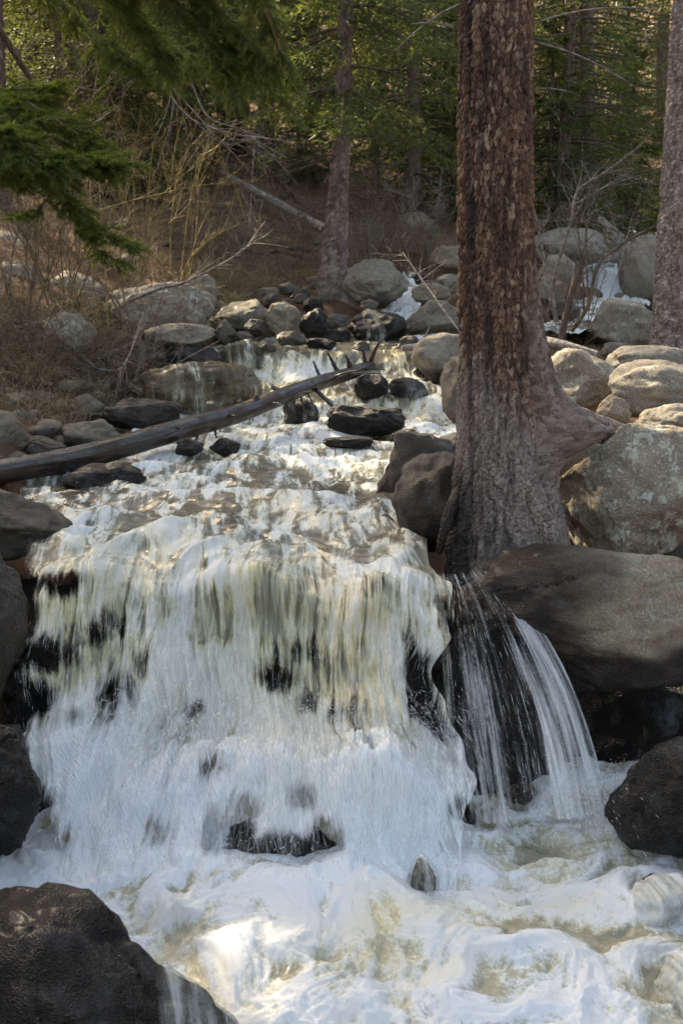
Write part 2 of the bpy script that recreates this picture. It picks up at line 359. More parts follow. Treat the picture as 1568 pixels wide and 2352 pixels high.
# ------------------------------------------------------------------ the lie of the land
#        Y     z(water) x left, x right (photo grid), foam, lump, silt
ROWS = np.array([
    (12.3, 1.92, 640, 930, .36, .02, .4),
    (11.0, 1.850, 470, 945, .36, .02, .5),
    (10.82, 1.83, 450, 945, .42, .02, .8),
    (10.62, 1.66, 420, 948, .62, .03, .6),
    (10.45, 1.595, 360, 960, .72, .05, .4),
    (10.1, 1.57, 310, 1010, .45, .04, .5),
    (9.8, 1.53, 300, 1035, .42, .04, .6),
    (9.58, 1.42, 310, 1050, .66, .05, .5),
    (9.4, 1.385, 320, 1065, .70, .06, .3),
    (8.6, 1.365, 290, 1065, .50, .065, .12),
    (8.0, 1.345, 250, 1060, .45, .065, .12),
    (7.0, 1.325, 40, 965, .38, .06, .12),
    (6.2, 1.30, 60, 905, .42, .065, .15),
    (5.6, 1.265, 60, 950, .44, .065, .25),
    (5.3, 1.21, 50, 1005, .48, .06, .45),
    (5.12, 1.10, 40, 1014, .56, .07, .75),
    (4.97, .93, 20, 1018, .60, .06, .85),
    (4.86, .75, -5, 1028, .66, .055, .8),
    (4.76, .58, -5, 1038, .80, .06, .5),
    (4.52, .45, 50, 1050, .98, .07, .1),
    (4.27, .30, 110, 1058, 1.0, .05, .05),
    (4.05, .16, 60, 1060, 1.0, .04, .05)])
XL = (ROWS[:, 2] - 784) / FPX * ROWS[:, 0] * 1.02; XR = (ROWS[:, 3] - 784) / FPX * ROWS[:, 0] * 1.02
def row(col, y):
    o = ROWS[::-1]; return np.interp(y, o[:, 0], col[::-1])
# the upper creek, coming in from behind the trunks on the right:   Y, x, z, half width
CREEK = np.array([(11.9, .6, 1.90, .45), (12.3, 1.4, 1.91, .4), (12.9, 2.2, 1.92, .4), (13.6, 2.75, 1.93, .4), (14.3, 3.05, 1.95, .35), (15.2, 3.35, 2.03, .38), (16.6, 3.8, 2.12, .5),
                  (17.0, 3.9, 2.17, .42), (17.3, 3.97, 2.50, .34), (17.6, 4.05, 2.58, .38), (20.0, 4.85, 2.80, .5), (23.0, 5.75, 3.06, .6), (23.5, 5.9, 3.22, .6), (25.5, 6.5, 3.36, .7), (28.0, 7.2, 3.55, .8)])
TRICKLE = np.array([(12.2, .45, 1.94, .22), (12.8, .55, 2.05, .2), (13.3, .69, 2.14, .17), (13.8, .83, 2.26, .12), (14.4, .88, 2.38, .12), (15.5, .95, 2.50, .12)])
def pool_z(y): return 0.125 + 0.13 * (y - 3.4)

CP = [P(600, 620, 14.5), P(600, 480, 18), P(650, 380, 22), P(450, 560, 15), P(250, 600, 13.5), P(60, 540, 14), P(300, 430, 19), P(100, 400, 19),
      P(60, 900, 9.0), P(150, 860, 9.4), P(30, 780, 9.6), P(120, 690, 11), P(330, 760, 11), P(560, 760, 12.2), P(700, 690, 13.2),
      (-6, 8, 2.7), (-6, 14, 4.2), (-10, 20, 6.2), (-6, 3, 2.0), (-3.2, 5, 1.75), (-3.2, 3, 1.2), (-2.6, 6.5, 1.5), (-12, 5, 4.0),
      (3, 6, 1.0), (2.2, 5.8, .8), (3, 8, 1.4), (4, 10, 1.62), (3, 12, 1.65), (6, 14, 2.2), (6.5, 18, 2.7), (9, 20, 4.3), (8.4, 26, 4.1), (10, 30, 5.8), (3.4, 3, 1.1), (6, 4, 2.2), (12, 10, 4.5),
      (0.8, 16, 2.72), (2.6, 17.5, 2.75), (1.5, 22, 3.9), (0.5, 28, 5.4), (5, 34, 6.4), (-10, 34, 9.5), (10, 36, 7.6), (0, 45, 10), (-20, 45, 14.5), (20, 45, 12), (-3, 24, 5.2), (2, 9, 1.5), (1.6, 7, 1.1),
      (1.4, 10.5, 1.75), (1.6, 14, 2.1), (-25, 15, 10), (25, 15, 8), (-25, 80, 22), (25, 80, 20), (0, 80, 19), (0, -6, .3), (-8, -6, 2.5), (8, -6, 2.5), (-1.2, 8.5, 1.45), (0.2, 8, 1.4), (0, 6, 1.3), (-.5, 12, 1.95)]
CP = np.array(CP); _k = len(CP)
def _tps(d): return np.where(d > 1e-9, d * d * np.log(d + 1e-12), 0)
_A = np.zeros((_k + 3, _k + 3)); _A[:_k, :_k] = _tps(np.hypot(CP[:, None, 0] - CP[None, :, 0], CP[:, None, 1] - CP[None, :, 1])) + np.eye(_k) * 0.3
_A[:_k, _k] = 1; _A[:_k, _k + 1:] = CP[:, :2]; _A[_k:, :_k] = _A[:_k, _k:].T
_W = np.linalg.solve(_A, np.concatenate([CP[:, 2], np.zeros(3)]))
def ground_z(x, y, rough=True):
    x = np.asarray(x, float); y = np.asarray(y, float); sh = x.shape; X = x.ravel(); Y = y.ravel()
    yc = np.clip(Y, -6, 80); xc = np.clip(X, -26, 26)
    z = np.zeros(len(X))
    for i in range(0, len(X), 40000):
        d = np.hypot(xc[i:i+40000, None] - CP[None, :, 0], yc[i:i+40000, None] - CP[None, :, 1])
        z[i:i+40000] = _tps(d) @ _W[:_k]
    z += _W[_k] + _W[_k + 1] * xc + _W[_k + 2] * yc + 0.25 * np.maximum(0, np.abs(X) - 26) + 0.22 * np.maximum(0, Y - 80)
    if rough:
        far = np.clip((Y - 9) / 14, 0.15, 1)
        z += far * 0.22 * fbm(X * .45, Y * .45, 3.0, 4) + 0.05 * fbm(X * 2.3, Y * 2.3, 1.0, 3)
    # hollow under the tree roots and the slab
    t4 = sstep(.25, .6, X) * sstep(3.4, 2.6, X) * sstep(4.9, 5.2, Y) * sstep(7.2, 6.4, Y); z = z + t4 * (np.minimum(z, .85) - z)
    # stream bed
    hw = (row(XR, Y) - row(XL, Y)) / 2; xm = (row(XR, Y) + row(XL, Y)) / 2
    bed = np.interp(Y + 0.22, ROWS[::-1, 0], ROWS[::-1, 1]) - 0.28 - .45 * sstep(6.2, 5.6, Y)
    t = 1 - sstep(0.0, 0.55, np.abs(X - xm) - hw); t *= (Y > 4.0) & (Y < 12.6)
    z = np.where(Y > 4.95, z + t * (np.minimum(bed, z) - z), z)
    sh2 = .75 * sstep(.3, .65, X); t2 = (1 - sstep(2.1, 2.7, np.abs(X - 0.25))) * (1 - sstep(4.8 + sh2, 5.15 + sh2, Y))
    z = z + t2 * (np.minimum(pool_z(np.clip(Y, -6, 5)) - 0.35, z) - z)
    for K in (CREEK, TRICKLE):
        cx = np.interp(Y, K[:, 0], K[:, 1]); cz = np.interp(Y + .15, K[:, 0], K[:, 2]); ch = np.interp(Y, K[:, 0], K[:, 3])
        sl = np.abs(np.interp(Y + .2, K[:, 0], K[:, 1]) - np.interp(Y - .2, K[:, 0], K[:, 1])) / .4
        dist = np.abs(X - cx) / np.sqrt(1 + sl ** 2)
        t3 = (1 - sstep(0.0, 0.7, dist - ch)) * ((Y > 11.8) & (Y < K[-1, 0] + 1))
        z = z + t3 * (np.minimum(cz - 0.2, z) - z)
    return z.reshape(sh)

gx = np.unique(np.concatenate([np.linspace(-90, -12, 50), np.linspace(-12, -5, 60), np.linspace(-5, 6, 320), np.linspace(6, 14, 70), np.linspace(14, 90, 45)]))
gy = np.unique(np.concatenate([np.linspace(-25, 2, 30), np.linspace(2, 15, 380), np.linspace(15, 30, 180), np.linspace(30, 130, 90)]))
GX, GY = np.meshgrid(gx, gy); GZ = ground_z(GX, GY)
tag(mesh_obj('ground', np.stack([GX, GY, GZ], -1).reshape(-1, 3), grid_faces(len(gx), len(gy)), M['ground']), kind='structure')

# ------------------------------------------------------------------ the stream: one sheet from the upper step down over the lip to the foot of the fall
def densify(tab, n):
    ang = np.concatenate([[0], np.cumsum(np.hypot(np.diff(tab[:, 0]), np.diff(tab[:, 1]) * 1.6) / tab[1:, 0])])
    q = np.linspace(0, ang[-1], n); o = np.stack([np.interp(q, ang, tab[:, k]) for k in range(tab.shape[1])], 1)
    kk = max(3, n // 70) | 1; pad = np.pad(o, ((kk // 2, kk // 2), (0, 0)), 'edge')
    return np.stack([np.convolve(pad[:, k], np.ones(kk) / kk, 'valid') for k in range(o.shape[1])], 1)
NV, NU = 1000, 560
tab = densify(np.column_stack([ROWS, XL, XR]), NV)
s_arc = np.concatenate([[0], np.cumsum(np.hypot(np.diff(tab[:, 0]), np.diff(tab[:, 1])))])
uu = np.linspace(-0.02, 1.02, NU)
X = tab[:, 7:8] + (tab[:, 8:9] - tab[:, 7:8]) * uu[None]; Yw = np.repeat(tab[:, 0:1], NU, 1); Z = np.repeat(tab[:, 1:2], NU, 1); S = np.repeat(s_arc[:, None], NU, 1)
dy = np.gradient(tab[:, 0]); dz = np.gradient(tab[:, 1]); ln = np.hypot(dy, dz); ny, nz = (dz / ln), (-dy / ln)      # outward: up and towards the viewer
ny = ny[:, None]; nz = nz[:, None]
# the lip is ragged: whole columns of the fall stand forward or back, and its sides wander
jut = (.95 * perlin(X * 1.25 + 3, .2, 1.0) + .5 * perlin(X * 3.1, .6, 6.0) + .25 * perlin(X * 7, .4, 2.0)) * .34
Yw0 = Yw.copy(); Yw = Yw + jut * sstep(6.4, 5.2, Yw) * sstep(4.15, 4.7, Yw)
X = X + (.15 * perlin(S * 1.9, 7.0, 1.0) + .06 * perlin(S * 6, 3.0, 1.0)) * sstep(.82, 1.0, uu)[None] * sstep(4.3, 4.75, Yw0) + .06 * perlin(S * 2.2, 2.0, 4.0) * sstep(.18, 0.0, uu)[None]
steep = np.clip(ny * -1.0, 0, 1)
lump = tab[:, 5:6]
wx = X + .10 * perlin(X * 2.2, S * 1.2, 2.0); wsn = S + .12 * perlin(X * 2.5, S * 1.6, 9.0)
flat = fbm(wx * 2.0, wsn * 2.0, 1.0, 4, .55) * 0.8 - billow(wx * 2.3 + .5 * S, wsn * 2.2, 4.0, 3, .45) * 0.6
adv = (.8 * perlin(X * 1.5, .3, 8.0) + .35 * perlin(X * 4.0, .7, 2.0)) * .15
chunk = fbm(X * 3.4 + 2, S * 3.2, 4.0, 3)
fall = 1.0 * chunk + perlin(wx * 2.1, S * .35, 8.0) + 0.9 * perlin(wx * 5.5, S * .8, 3.0) + .5 * billow(wx * 13, S * 1.3, 5.0, 3, .6)
fall_w = sstep(5.5, 5.0, Yw0) * sstep(4.2, 4.75, Yw0)
D = adv * sstep(5.35, 5.05, Yw0) * sstep(4.3, 4.8, Yw0) + lump * (flat * (1 - fall_w) * (1 + .25 * (Yw > 9.0)) + fall * fall_w)
splash = np.exp(-((Yw0 - 4.56) / .17) ** 2)
px0, py0 = pix(np.stack([X, Yw, Z], -1))
burst = sstep(300, 480, px0) * sstep(1010, 860, px0)
D += splash * burst * (0.17 + 0.06 * billow(wx * 3.5, S * 2.5, 2.0, 3, .5) + .03 * perlin(wx * 11, S * 2.2, 2.0)) + 0.022 * sstep(4.8, 4.5, Yw0) * billow(wx * 7, S * 2.6, 3.0, 3, .5)
mound = lambda cx, cy, rx, ry: np.exp(-((px0 - cx) / rx) ** 2 - ((py0 - cy) / ry) ** 2)
D += 0.15 * mound(560, 1340, 120, 50) + 0.13 * mound(855, 1390, 75, 60) + 0.10 * mound(230, 1330, 110, 45) - .06 * mound(390, 1310, 60, 60) - .05 * mound(740, 1300, 50, 50) + .05 * mound(430, 1215, 90, 30) + .05 * mound(700, 1150, 120, 25) + .05 * mound(250, 1185, 80, 30)
D += -0.05 * mound(700, 1470, 90, 90)
# fine froth, drawn out along the falls
fr = billow(X * 17, S * 14, 1.5, 3, .6); D += 0.003 * fr * sstep(.35, .8, tab[:, 4:5]) * (1 - .6 * fall_w)
Yd = Yw + ny * D; Zd = Z + nz * D
foam = tab[:, 4:5] + 0.30 * fbm(wx * 1.6, wsn * 1.1, 6.0, 3) + np.clip(D - .01, -.1, .1) * 3.2 * (1 - fall_w) + .10 * fbm(X * 6, S * (3 - 2 * fall_w), 2.0, 3)
foam += fall_w * (.34 * fbm(X * 5.5, S * 3.6, 11.0, 3) + .12 * chunk)
foam -= .12 * mound(600, 1365, 110, 45) + .2 * mound(700, 1560, 110, 90) + .18 * mound(230, 1500, 130, 120) + .2 * mound(860, 1400, 70, 60) - .25 * mound(480, 1330, 60, 50) - .12 * mound(880, 1600, 50, 200)
foam += - .25 * mound(420, 1190, 120, 30) - .2 * mound(690, 1175, 60, 25)
foam = np.where(Yw > 9, foam - .1, foam)
cover = np.full(X.shape, 1.5)
for (cx, cy, rx, ry, a) in ((150, 1360, 75, 35, 1.3), (240, 1450, 90, 60, .9), (110, 1510, 70, 55, 1.35), (250, 1580, 90, 70, 1.0), (90, 1600, 60, 60, 1.25), (160, 1650, 110, 45, .9), (60, 1420, 40, 60, 1.1), (320, 1400, 40, 60, .8), (330, 1530, 40, 60, .8), (700, 1500, 60, 60, .95), (450, 1620, 60, 40, .7), (640, 1545, 70, 70, 1.1), (720, 1600, 60, 50, 1.0), (865, 1395, 40, 30, .85),
                            (770, 1640, 50, 60, .95), (935, 1500, 40, 80, .8), (950, 1620, 40, 60, .9), (500, 1790, 60, 40, .9), (700, 1850, 60, 40, .9), (520, 1925, 90, 60, 1.45), (640, 1965, 150, 55, 1.5), (360, 1900, 60, 50, .85), (745, 1950, 60, 70, 1.35), (560, 1870, 60, 40, 1.0), (830, 1780, 60, 50, .7)):
    cover = np.minimum(cover, 1.5 - 1.28 * a * np.exp(-(((px0 - cx) / rx) ** 2 + ((py0 - cy) / ry) ** 2) ** 1.0))
cover = cover + fall_w * .5 * fbm(X * 7, S * 4.5, 13.0, 3)
cover = np.where(uu[None] < 0.0, 0.2, cover); rag = .07 + .05 * perlin(S * 3, 1.5, 2.0)
cover = cover - 1.1 * np.exp(-(uu[None] / (.5 * rag)) ** 2) - 1.1 * np.exp(-((1 - uu[None]) / (.6 * rag)) ** 2) * sstep(5.2, 5.0, Yw)
silt = np.clip(tab[:, 6:7] + .45 * fbm(X * 1.8, S * 1.2, 7.0, 2) + .5 * mound(600, 1360, 100, 40) + .3 * mound(860, 1560, 70, 150), 0, 1)
VS = np.stack([X, Yd, Zd], -1)
s0 = s_arc[int(np.argmin(np.abs(tab[:, 0] - 4.80)))]; Xf = -.25 + (X + .25) / (1 + 1.3 * np.exp(-((X + .25) / .75) ** 4) * np.clip(S - s0, 0, .7))
uvS = np.stack([Xf + .03 * perlin(X * 5, S * 3), S], -1).reshape(-1, 2)
i_f = int(np.argmin(np.abs(tab[:, 0] - 5.3)))
def sheet(name, a, b, mat):
    sl_ = slice(a, b); f = lambda q: q[sl_].reshape(-1)
    return tag(mesh_obj(name, VS[sl_].reshape(-1, 3), grid_faces(NU, b - a), mat, None, True, {'foam': f(foam), 'cover': f(cover), 'silt': f(silt), 'steep': f(sstep(5.75, 5.1, Yw0))}, uvS.reshape(NV, NU, 2)[sl_].reshape(-1, 2)), kind='structure')
sheet('stream_water', 0, i_f + 1, M['cascade'])
sheet('waterfall_water', i_f, NV, M['cascade'])

# the dark ledge the water drops over
b0 = int(np.argmin(np.abs(tab[:, 0] - 5.6))); led = tab[b0:]
rk = adv[b0:] * sstep(5.35, 5.05, Yw0[b0:]) * sstep(4.3, 4.8, Yw0[b0:]) - .03 + 0.07 * fbm(X[b0:] * 2.4, S[b0:] * 2.4, 3.3, 5, .55) + 0.05 * billow(X[b0:] * 5, S[b0:] * 5, 1.1, 4)
dd = -0.17 - 0.05 * sstep(5.0, 4.6, Yw[b0:]) + rk
LV = np.stack([X[b0:] * 1.04, Yw[b0:] + ny[b0:] * dd, Z[b0:] + nz[b0:] * dd], -1)[::3, ::3]
tag(mesh_obj('rock_ledge', LV.reshape(-1, 3), grid_faces(LV.shape[1], LV.shape[0]), M['black'], None, True, {'wet': 1.0, 'lichen': 0.0, 'moss': 0.0}),
    'dark wet rock ledge showing through the curtain of the main waterfall', 'ledge')

# ------------------------------------------------------------------ the churning pool below
nx, nyy = 640, 520
qx = np.linspace(-2.3, 2.5, nx); qy = 2.45 + (5.05 - 2.45) * np.linspace(0, 1, nyy) ** 1.15
PX, PY = np.meshgrid(qx, qy)
w1 = .22 * fbm(PX * 1.5, PY * 1.5, 1.0, 3); w2 = .22 * fbm(PX * 1.5, PY * 1.5, 6.0, 3)
big = fbm((PX + w1) * 1.9, (PY + w2) * 2.2, 2.0, 3); bl = billow((PX + w1) * 2.6, (PY + w2) * 3.0, 8.0, 4, .5); bf = billow((PX + w1) * 13, (PY + w2) * 13, 2.0, 3, .6)
base_px, base_py = pix(np.stack([PX, PY, pool_z(PY)], -1))
pm = lambda cx, cy, rx, ry: np.exp(-((base_px - cx) / rx) ** 2 - ((base_py - cy) / ry) ** 2)
near_fall = pm(600, 2010, 420, 60)
PZ = pool_z(PY) + .055 * big - .032 * bl + .006 * bf + .05 * near_fall + .06 * pm(560, 2180, 110, 90) - .05 * pm(330, 2110, 60, 50) + .05 * pm(900, 2310, 280, 40) + .05 * pm(1330, 2170, 120, 60) - .03 * pm(1250, 1900, 120, 30)
pfoam = .66 - .55 * bl + .22 * big + .30 * fbm(PX * 5 + w1 * 4, PY * 5 + w2 * 4, 3.0, 4) + .25 * near_fall - .16 * pm(1300, 1960, 200, 50) - .08 * pm(1190, 2200, 90, 60) - .3 * pm(1550, 2220, 90, 140) - .15 * pm(1480, 2010, 80, 40) - .25 * pm(350, 2090, 60, 40) - .05 * pm(100, 1955, 100, 25) + .2 * pm(600, 2150, 160, 80)
psilt = np.clip(.10 + .9 * fbm(PX * 2.2, PY * 2.2, 5.0, 3) + .35 * pm(1200, 2000, 300, 150) + .3 * pm(350, 2090, 80, 50) - .3 * near_fall, 0, 1)
puv = np.stack([PX + w1 * .35, PY * .9 + w2 * .35], -1)
tag(mesh_obj('pool_water', np.stack([PX, PY, PZ], -1).reshape(-1, 3), grid_faces(nx, nyy), M['pool'], None, True,
             {'foam': pfoam.ravel(), 'cover': 1.6, 'silt': psilt.ravel()}, puv.reshape(-1, 2)), kind='structure')

# ------------------------------------------------------------------ the side curtain that pours round the dark rock on the right
NC, NT_ = 200, 320
lp = bez([P(1006, 1310, 5.10), P(1010, 1400, 4.93), P(1018, 1560, 4.76), P(1030, 1720, 4.62), P(1048, 1890, 4.5)], NT_)
rp = bez([P(1110, 1288, 5.12), P(1195, 1372, 4.95), P(1285, 1510, 4.78), P(1352, 1670, 4.64), P(1402, 1860, 4.5)], NT_)
cc = np.linspace(0, 1, NC)[None, :, None]; tt = np.linspace(0, 1, NT_)[:, None]
CV = lp[:, None] * (1 - cc) + rp[:, None] * cc
cc = cc[..., 0]; bul = np.sin(np.pi * cc) ** .7 * (.05 + .12 * np.sin(np.pi * np.clip(tt * .9 + .1, 0, 1)))
uw = cc * .75; vw = tt * 1.25
rip = .016 * billow(uw * 16 + 0 * vw, vw * 1.6, 3.0, 3, .6) + .012 * perlin(uw * 6 + 0 * vw, vw * 1.2, 7.0)
CV[..., 1] -= bul + rip
csp = .12 + .36 * np.exp(-((cc - .55 - .25 * tt) / .08) ** 2) * sstep(.25, .5, tt) + .16 * sstep(.15, .0, tt) + .3 * np.exp(-((cc - .25) / .12) ** 2) * sstep(.3, .6, tt)
ccov = np.maximum(csp, 1.25 * sstep(.80 - .22 * sstep(.1, .7, tt), .93 - .2 * sstep(.1, .7, tt), cc)) + .25 * sstep(.09, .02, cc)
ccov = np.minimum(ccov, .52 + .30 * perlin(cc * 17 + .6 * perlin(tt * 3, cc * 3, 1.0), tt * 1.1, 3.0) + .16 * perlin(cc * 40, tt * 2.5, 5.0)) * sstep(.0, .06, tt) - .6 * sstep(.985, 1.0, cc)
cfo = .70 + .1 * tt + 0 * cc + .25 * sstep(.7, 1, tt)
tag(mesh_obj('side_curtain_water', CV.reshape(-1, 3), grid_faces(NC, NT_), M['veil'], None, True,
             {'foam': cfo.ravel(), 'cover': ccov.ravel(), 'silt': (.12 + .6 * sstep(.15, 0, cc) + 0 * tt).ravel()}, np.stack([uw + 0 * vw, vw + 0 * uw], -1).reshape(-1, 2)), kind='structure')

# ------------------------------------------------------------------ the upper creek
for K, nm, na in ((CREEK, 'creek_water', 70), (TRICKLE, 'trickle_water', 40)):
    ct = np.stack([np.interp(np.linspace(0, 1, 420), np.linspace(0, 1, len(K)), K[:, k]) for k in range(4)], 1)
    pad = np.pad(ct, ((4, 4), (0, 0)), 'edge'); ct = np.stack([np.convolve(pad[:, k], np.ones(9) / 9, 'valid') for k in range(4)], 1)
    tan = nrm(np.gradient(ct[:, [1, 0]], axis=0)); sd = np.stack([tan[:, 1], -tan[:, 0]], 1)
    cu = np.linspace(-1, 1, na); cs = np.concatenate([[0], np.cumsum(np.linalg.norm(np.diff(ct[:, :3], axis=0), axis=1))])
    KX = ct[:, 1:2] + sd[:, 0:1] * cu * ct[:, 3:4] * 1.15; KY = ct[:, 0:1] + sd[:, 1:2] * cu * ct[:, 3:4] * 1.15
    KZ = ct[:, 2:3] + .05 * fbm(KX * 3, KY * 3, 2.0, 3) + .03 * billow(KX * 6, KY * 6, 2.0, 3)
    gr = np.abs(np.gradient(ct[:, 2]) / np.gradient(cs))[:, None]
    kf = np.clip(.39 + 1.3 * gr + .35 * fbm(KX * 2, KY * 2, 4.0, 3), 0, 1.1)
    tag(mesh_obj(nm, np.stack([KX, KY, KZ], -1).reshape(-1, 3), grid_faces(na, 420), M['stream'], None, True,
                 {'foam': kf.ravel(), 'cover': 1.6, 'silt': .1}, np.stack([np.broadcast_to(cu * ct[:, 3:4], KX.shape), np.broadcast_to(cs[:, None], KX.shape)], -1).reshape(-1, 2)), kind='structure')

# ------------------------------------------------------------------ flying water: drops and threads thrown off the falls
rs = np.random.RandomState(3); sp = Acc()
fi = np.where((tab[:, 0] < 5.05) & (tab[:, 0] > 4.3))[0]
n = 5000; ri = rs.choice(fi, n); ci = rs.randint(4, NU - 4, n); L = rs.randint(6, 22, n)
keep = cover[ri, ci] > rs.uniform(-.2, 1.0, n); ri, ci, L = ri[keep], ci[keep], L[keep]; n = len(ri)
off = rs.uniform(0.0, 1, n) ** 2 * .07; r2 = np.minimum(ri + L, NV - 1)
N0 = np.stack([0 * off, ny[ri, 0], nz[ri, 0]], 1)
p0 = VS[ri, ci] + N0 * off[:, None]; p1 = VS[r2, np.clip(ci + rs.randint(-1, 2, n), 0, NU - 1)] + N0 * (off + rs.uniform(-.006, .012, n))[:, None]
sp.spindles(p0, p1, rs.uniform(.0008, .0028, n), at=rs.uniform(.1, .4, n))
g = np.array([0, 0, -9.8])
def burst_(n, src, vel, tmax, expo, r0, r1, a0, a1):
    t = rs.uniform(0, tmax, n)[:, None]; q = src + vel * t + .5 * g * t * t; v = vel + g * t
    sp.spindles(q, q + v * expo, rs.uniform(r0, r1, n) , at=rs.uniform(a0, a1, n))
n = 5500; src = np.array([P(a, b, 4.66) for a, b in zip(rs.uniform(320, 980, n), rs.uniform(1600, 1760, n))])
burst_(n, src, np.stack([rs.normal(0, .55, n) + (src[:, 0] + .25) * .6, -rs.uniform(.3, 1.7, n), rs.normal(.25, .55, n)], 1), .30, 1 / 26, .0007, .0026, .06, .30)
n = 2600; src = np.array([P(a, b, 4.64) for a, b in zip(rs.uniform(300, 980, n), rs.normal(1660, 35, n))])
burst_(n, src, np.stack([rs.normal(0, .5, n) + (src[:, 0] + .25) * .8, -rs.uniform(.1, .9, n), rs.uniform(.3, 1.5, n)], 1), .24, 1 / 40, .0007, .0022, .10, .4)
n = 600; src = np.array([P(a, b, 4.2) for a, b in zip(rs.uniform(120, 1060, n), rs.uniform(1930, 2010, n))])
burst_(n, src, np.stack([rs.normal(0, .5, n), rs.normal(-.25, .5, n), rs.uniform(.3, 1.5, n)], 1), .22, 1 / 60, .0008, .003, .2, .7)
n = 2600; src = np.array([P(a, b, 4.5) for a, b in zip(rs.uniform(1250, 1410, n), rs.uniform(1820, 1880, n))])
burst_(n, src, np.stack([rs.normal(.35, .5, n), rs.normal(-.3, .4, n), rs.uniform(.3, 1.9, n)], 1), .26, 1 / 60, .0008, .0026, .2, .7)
n = 250; src = np.stack([rs.uniform(-1.0, 1.5, n), rs.uniform(3.0, 4.5, n), np.zeros(n)], 1); src[:, 2] = pool_z(src[:, 1]) + .05
burst_(n, src, np.stack([rs.normal(0, .3, n), rs.normal(-.2, .3, n), rs.uniform(.2, 1.0, n)], 1), .15, 1 / 90, .0008, .002, .3, .8)
# threads falling over the dark rock under the side curtain
n = 350; a = rs.randint(8, NT_ - 26, n); b = rs.randint(2, NC - 2, n); q0 = CV[a, b]; q1 = CV[a + rs.randint(6, 22, n), b]
jit = np.stack([rs.normal(0, .006, n), -rs.uniform(0, .03, n), 0 * q0[:, 0]], 1)
sp.spindles(q0 + jit, q1 + jit, rs.uniform(.0007, .002, n), at=rs.uniform(.1, .35, n))
# foot of the upper steps, the rapids
n = 2600; yy = rs.choice([10.45, 9.4, 9.35], n) + rs.normal(0, .06, n); xx = row(XL, yy) + (row(XR, yy) - row(XL, yy)) * rs.uniform(.12, 1, n)
burst_(n, np.stack([xx, yy, row(ROWS[:, 1], yy) + .03], 1), np.stack([rs.normal(0, .3, n), rs.normal(-.4, .3, n), rs.uniform(.1, 1.1, n)], 1), .18, 1 / 70, .0010, .003, .3, .8)
n = 1500; yy = rs.uniform(5.3, 8.6, n); xx = row(XL, yy) + (row(XR, yy) - row(XL, yy)) * rs.uniform(.05, .95, n)
burst_(n, np.stack([xx, yy, row(ROWS[:, 1], yy) + .05], 1), np.stack([rs.normal(0, .3, n), rs.normal(-.5, .3, n), rs.uniform(.1, .8, n)], 1), .12, 1 / 80, .0008, .002, .3, .8)
tag(sp.obj('spray', M['spray'], None, True, 'solid'), kind='stuff')

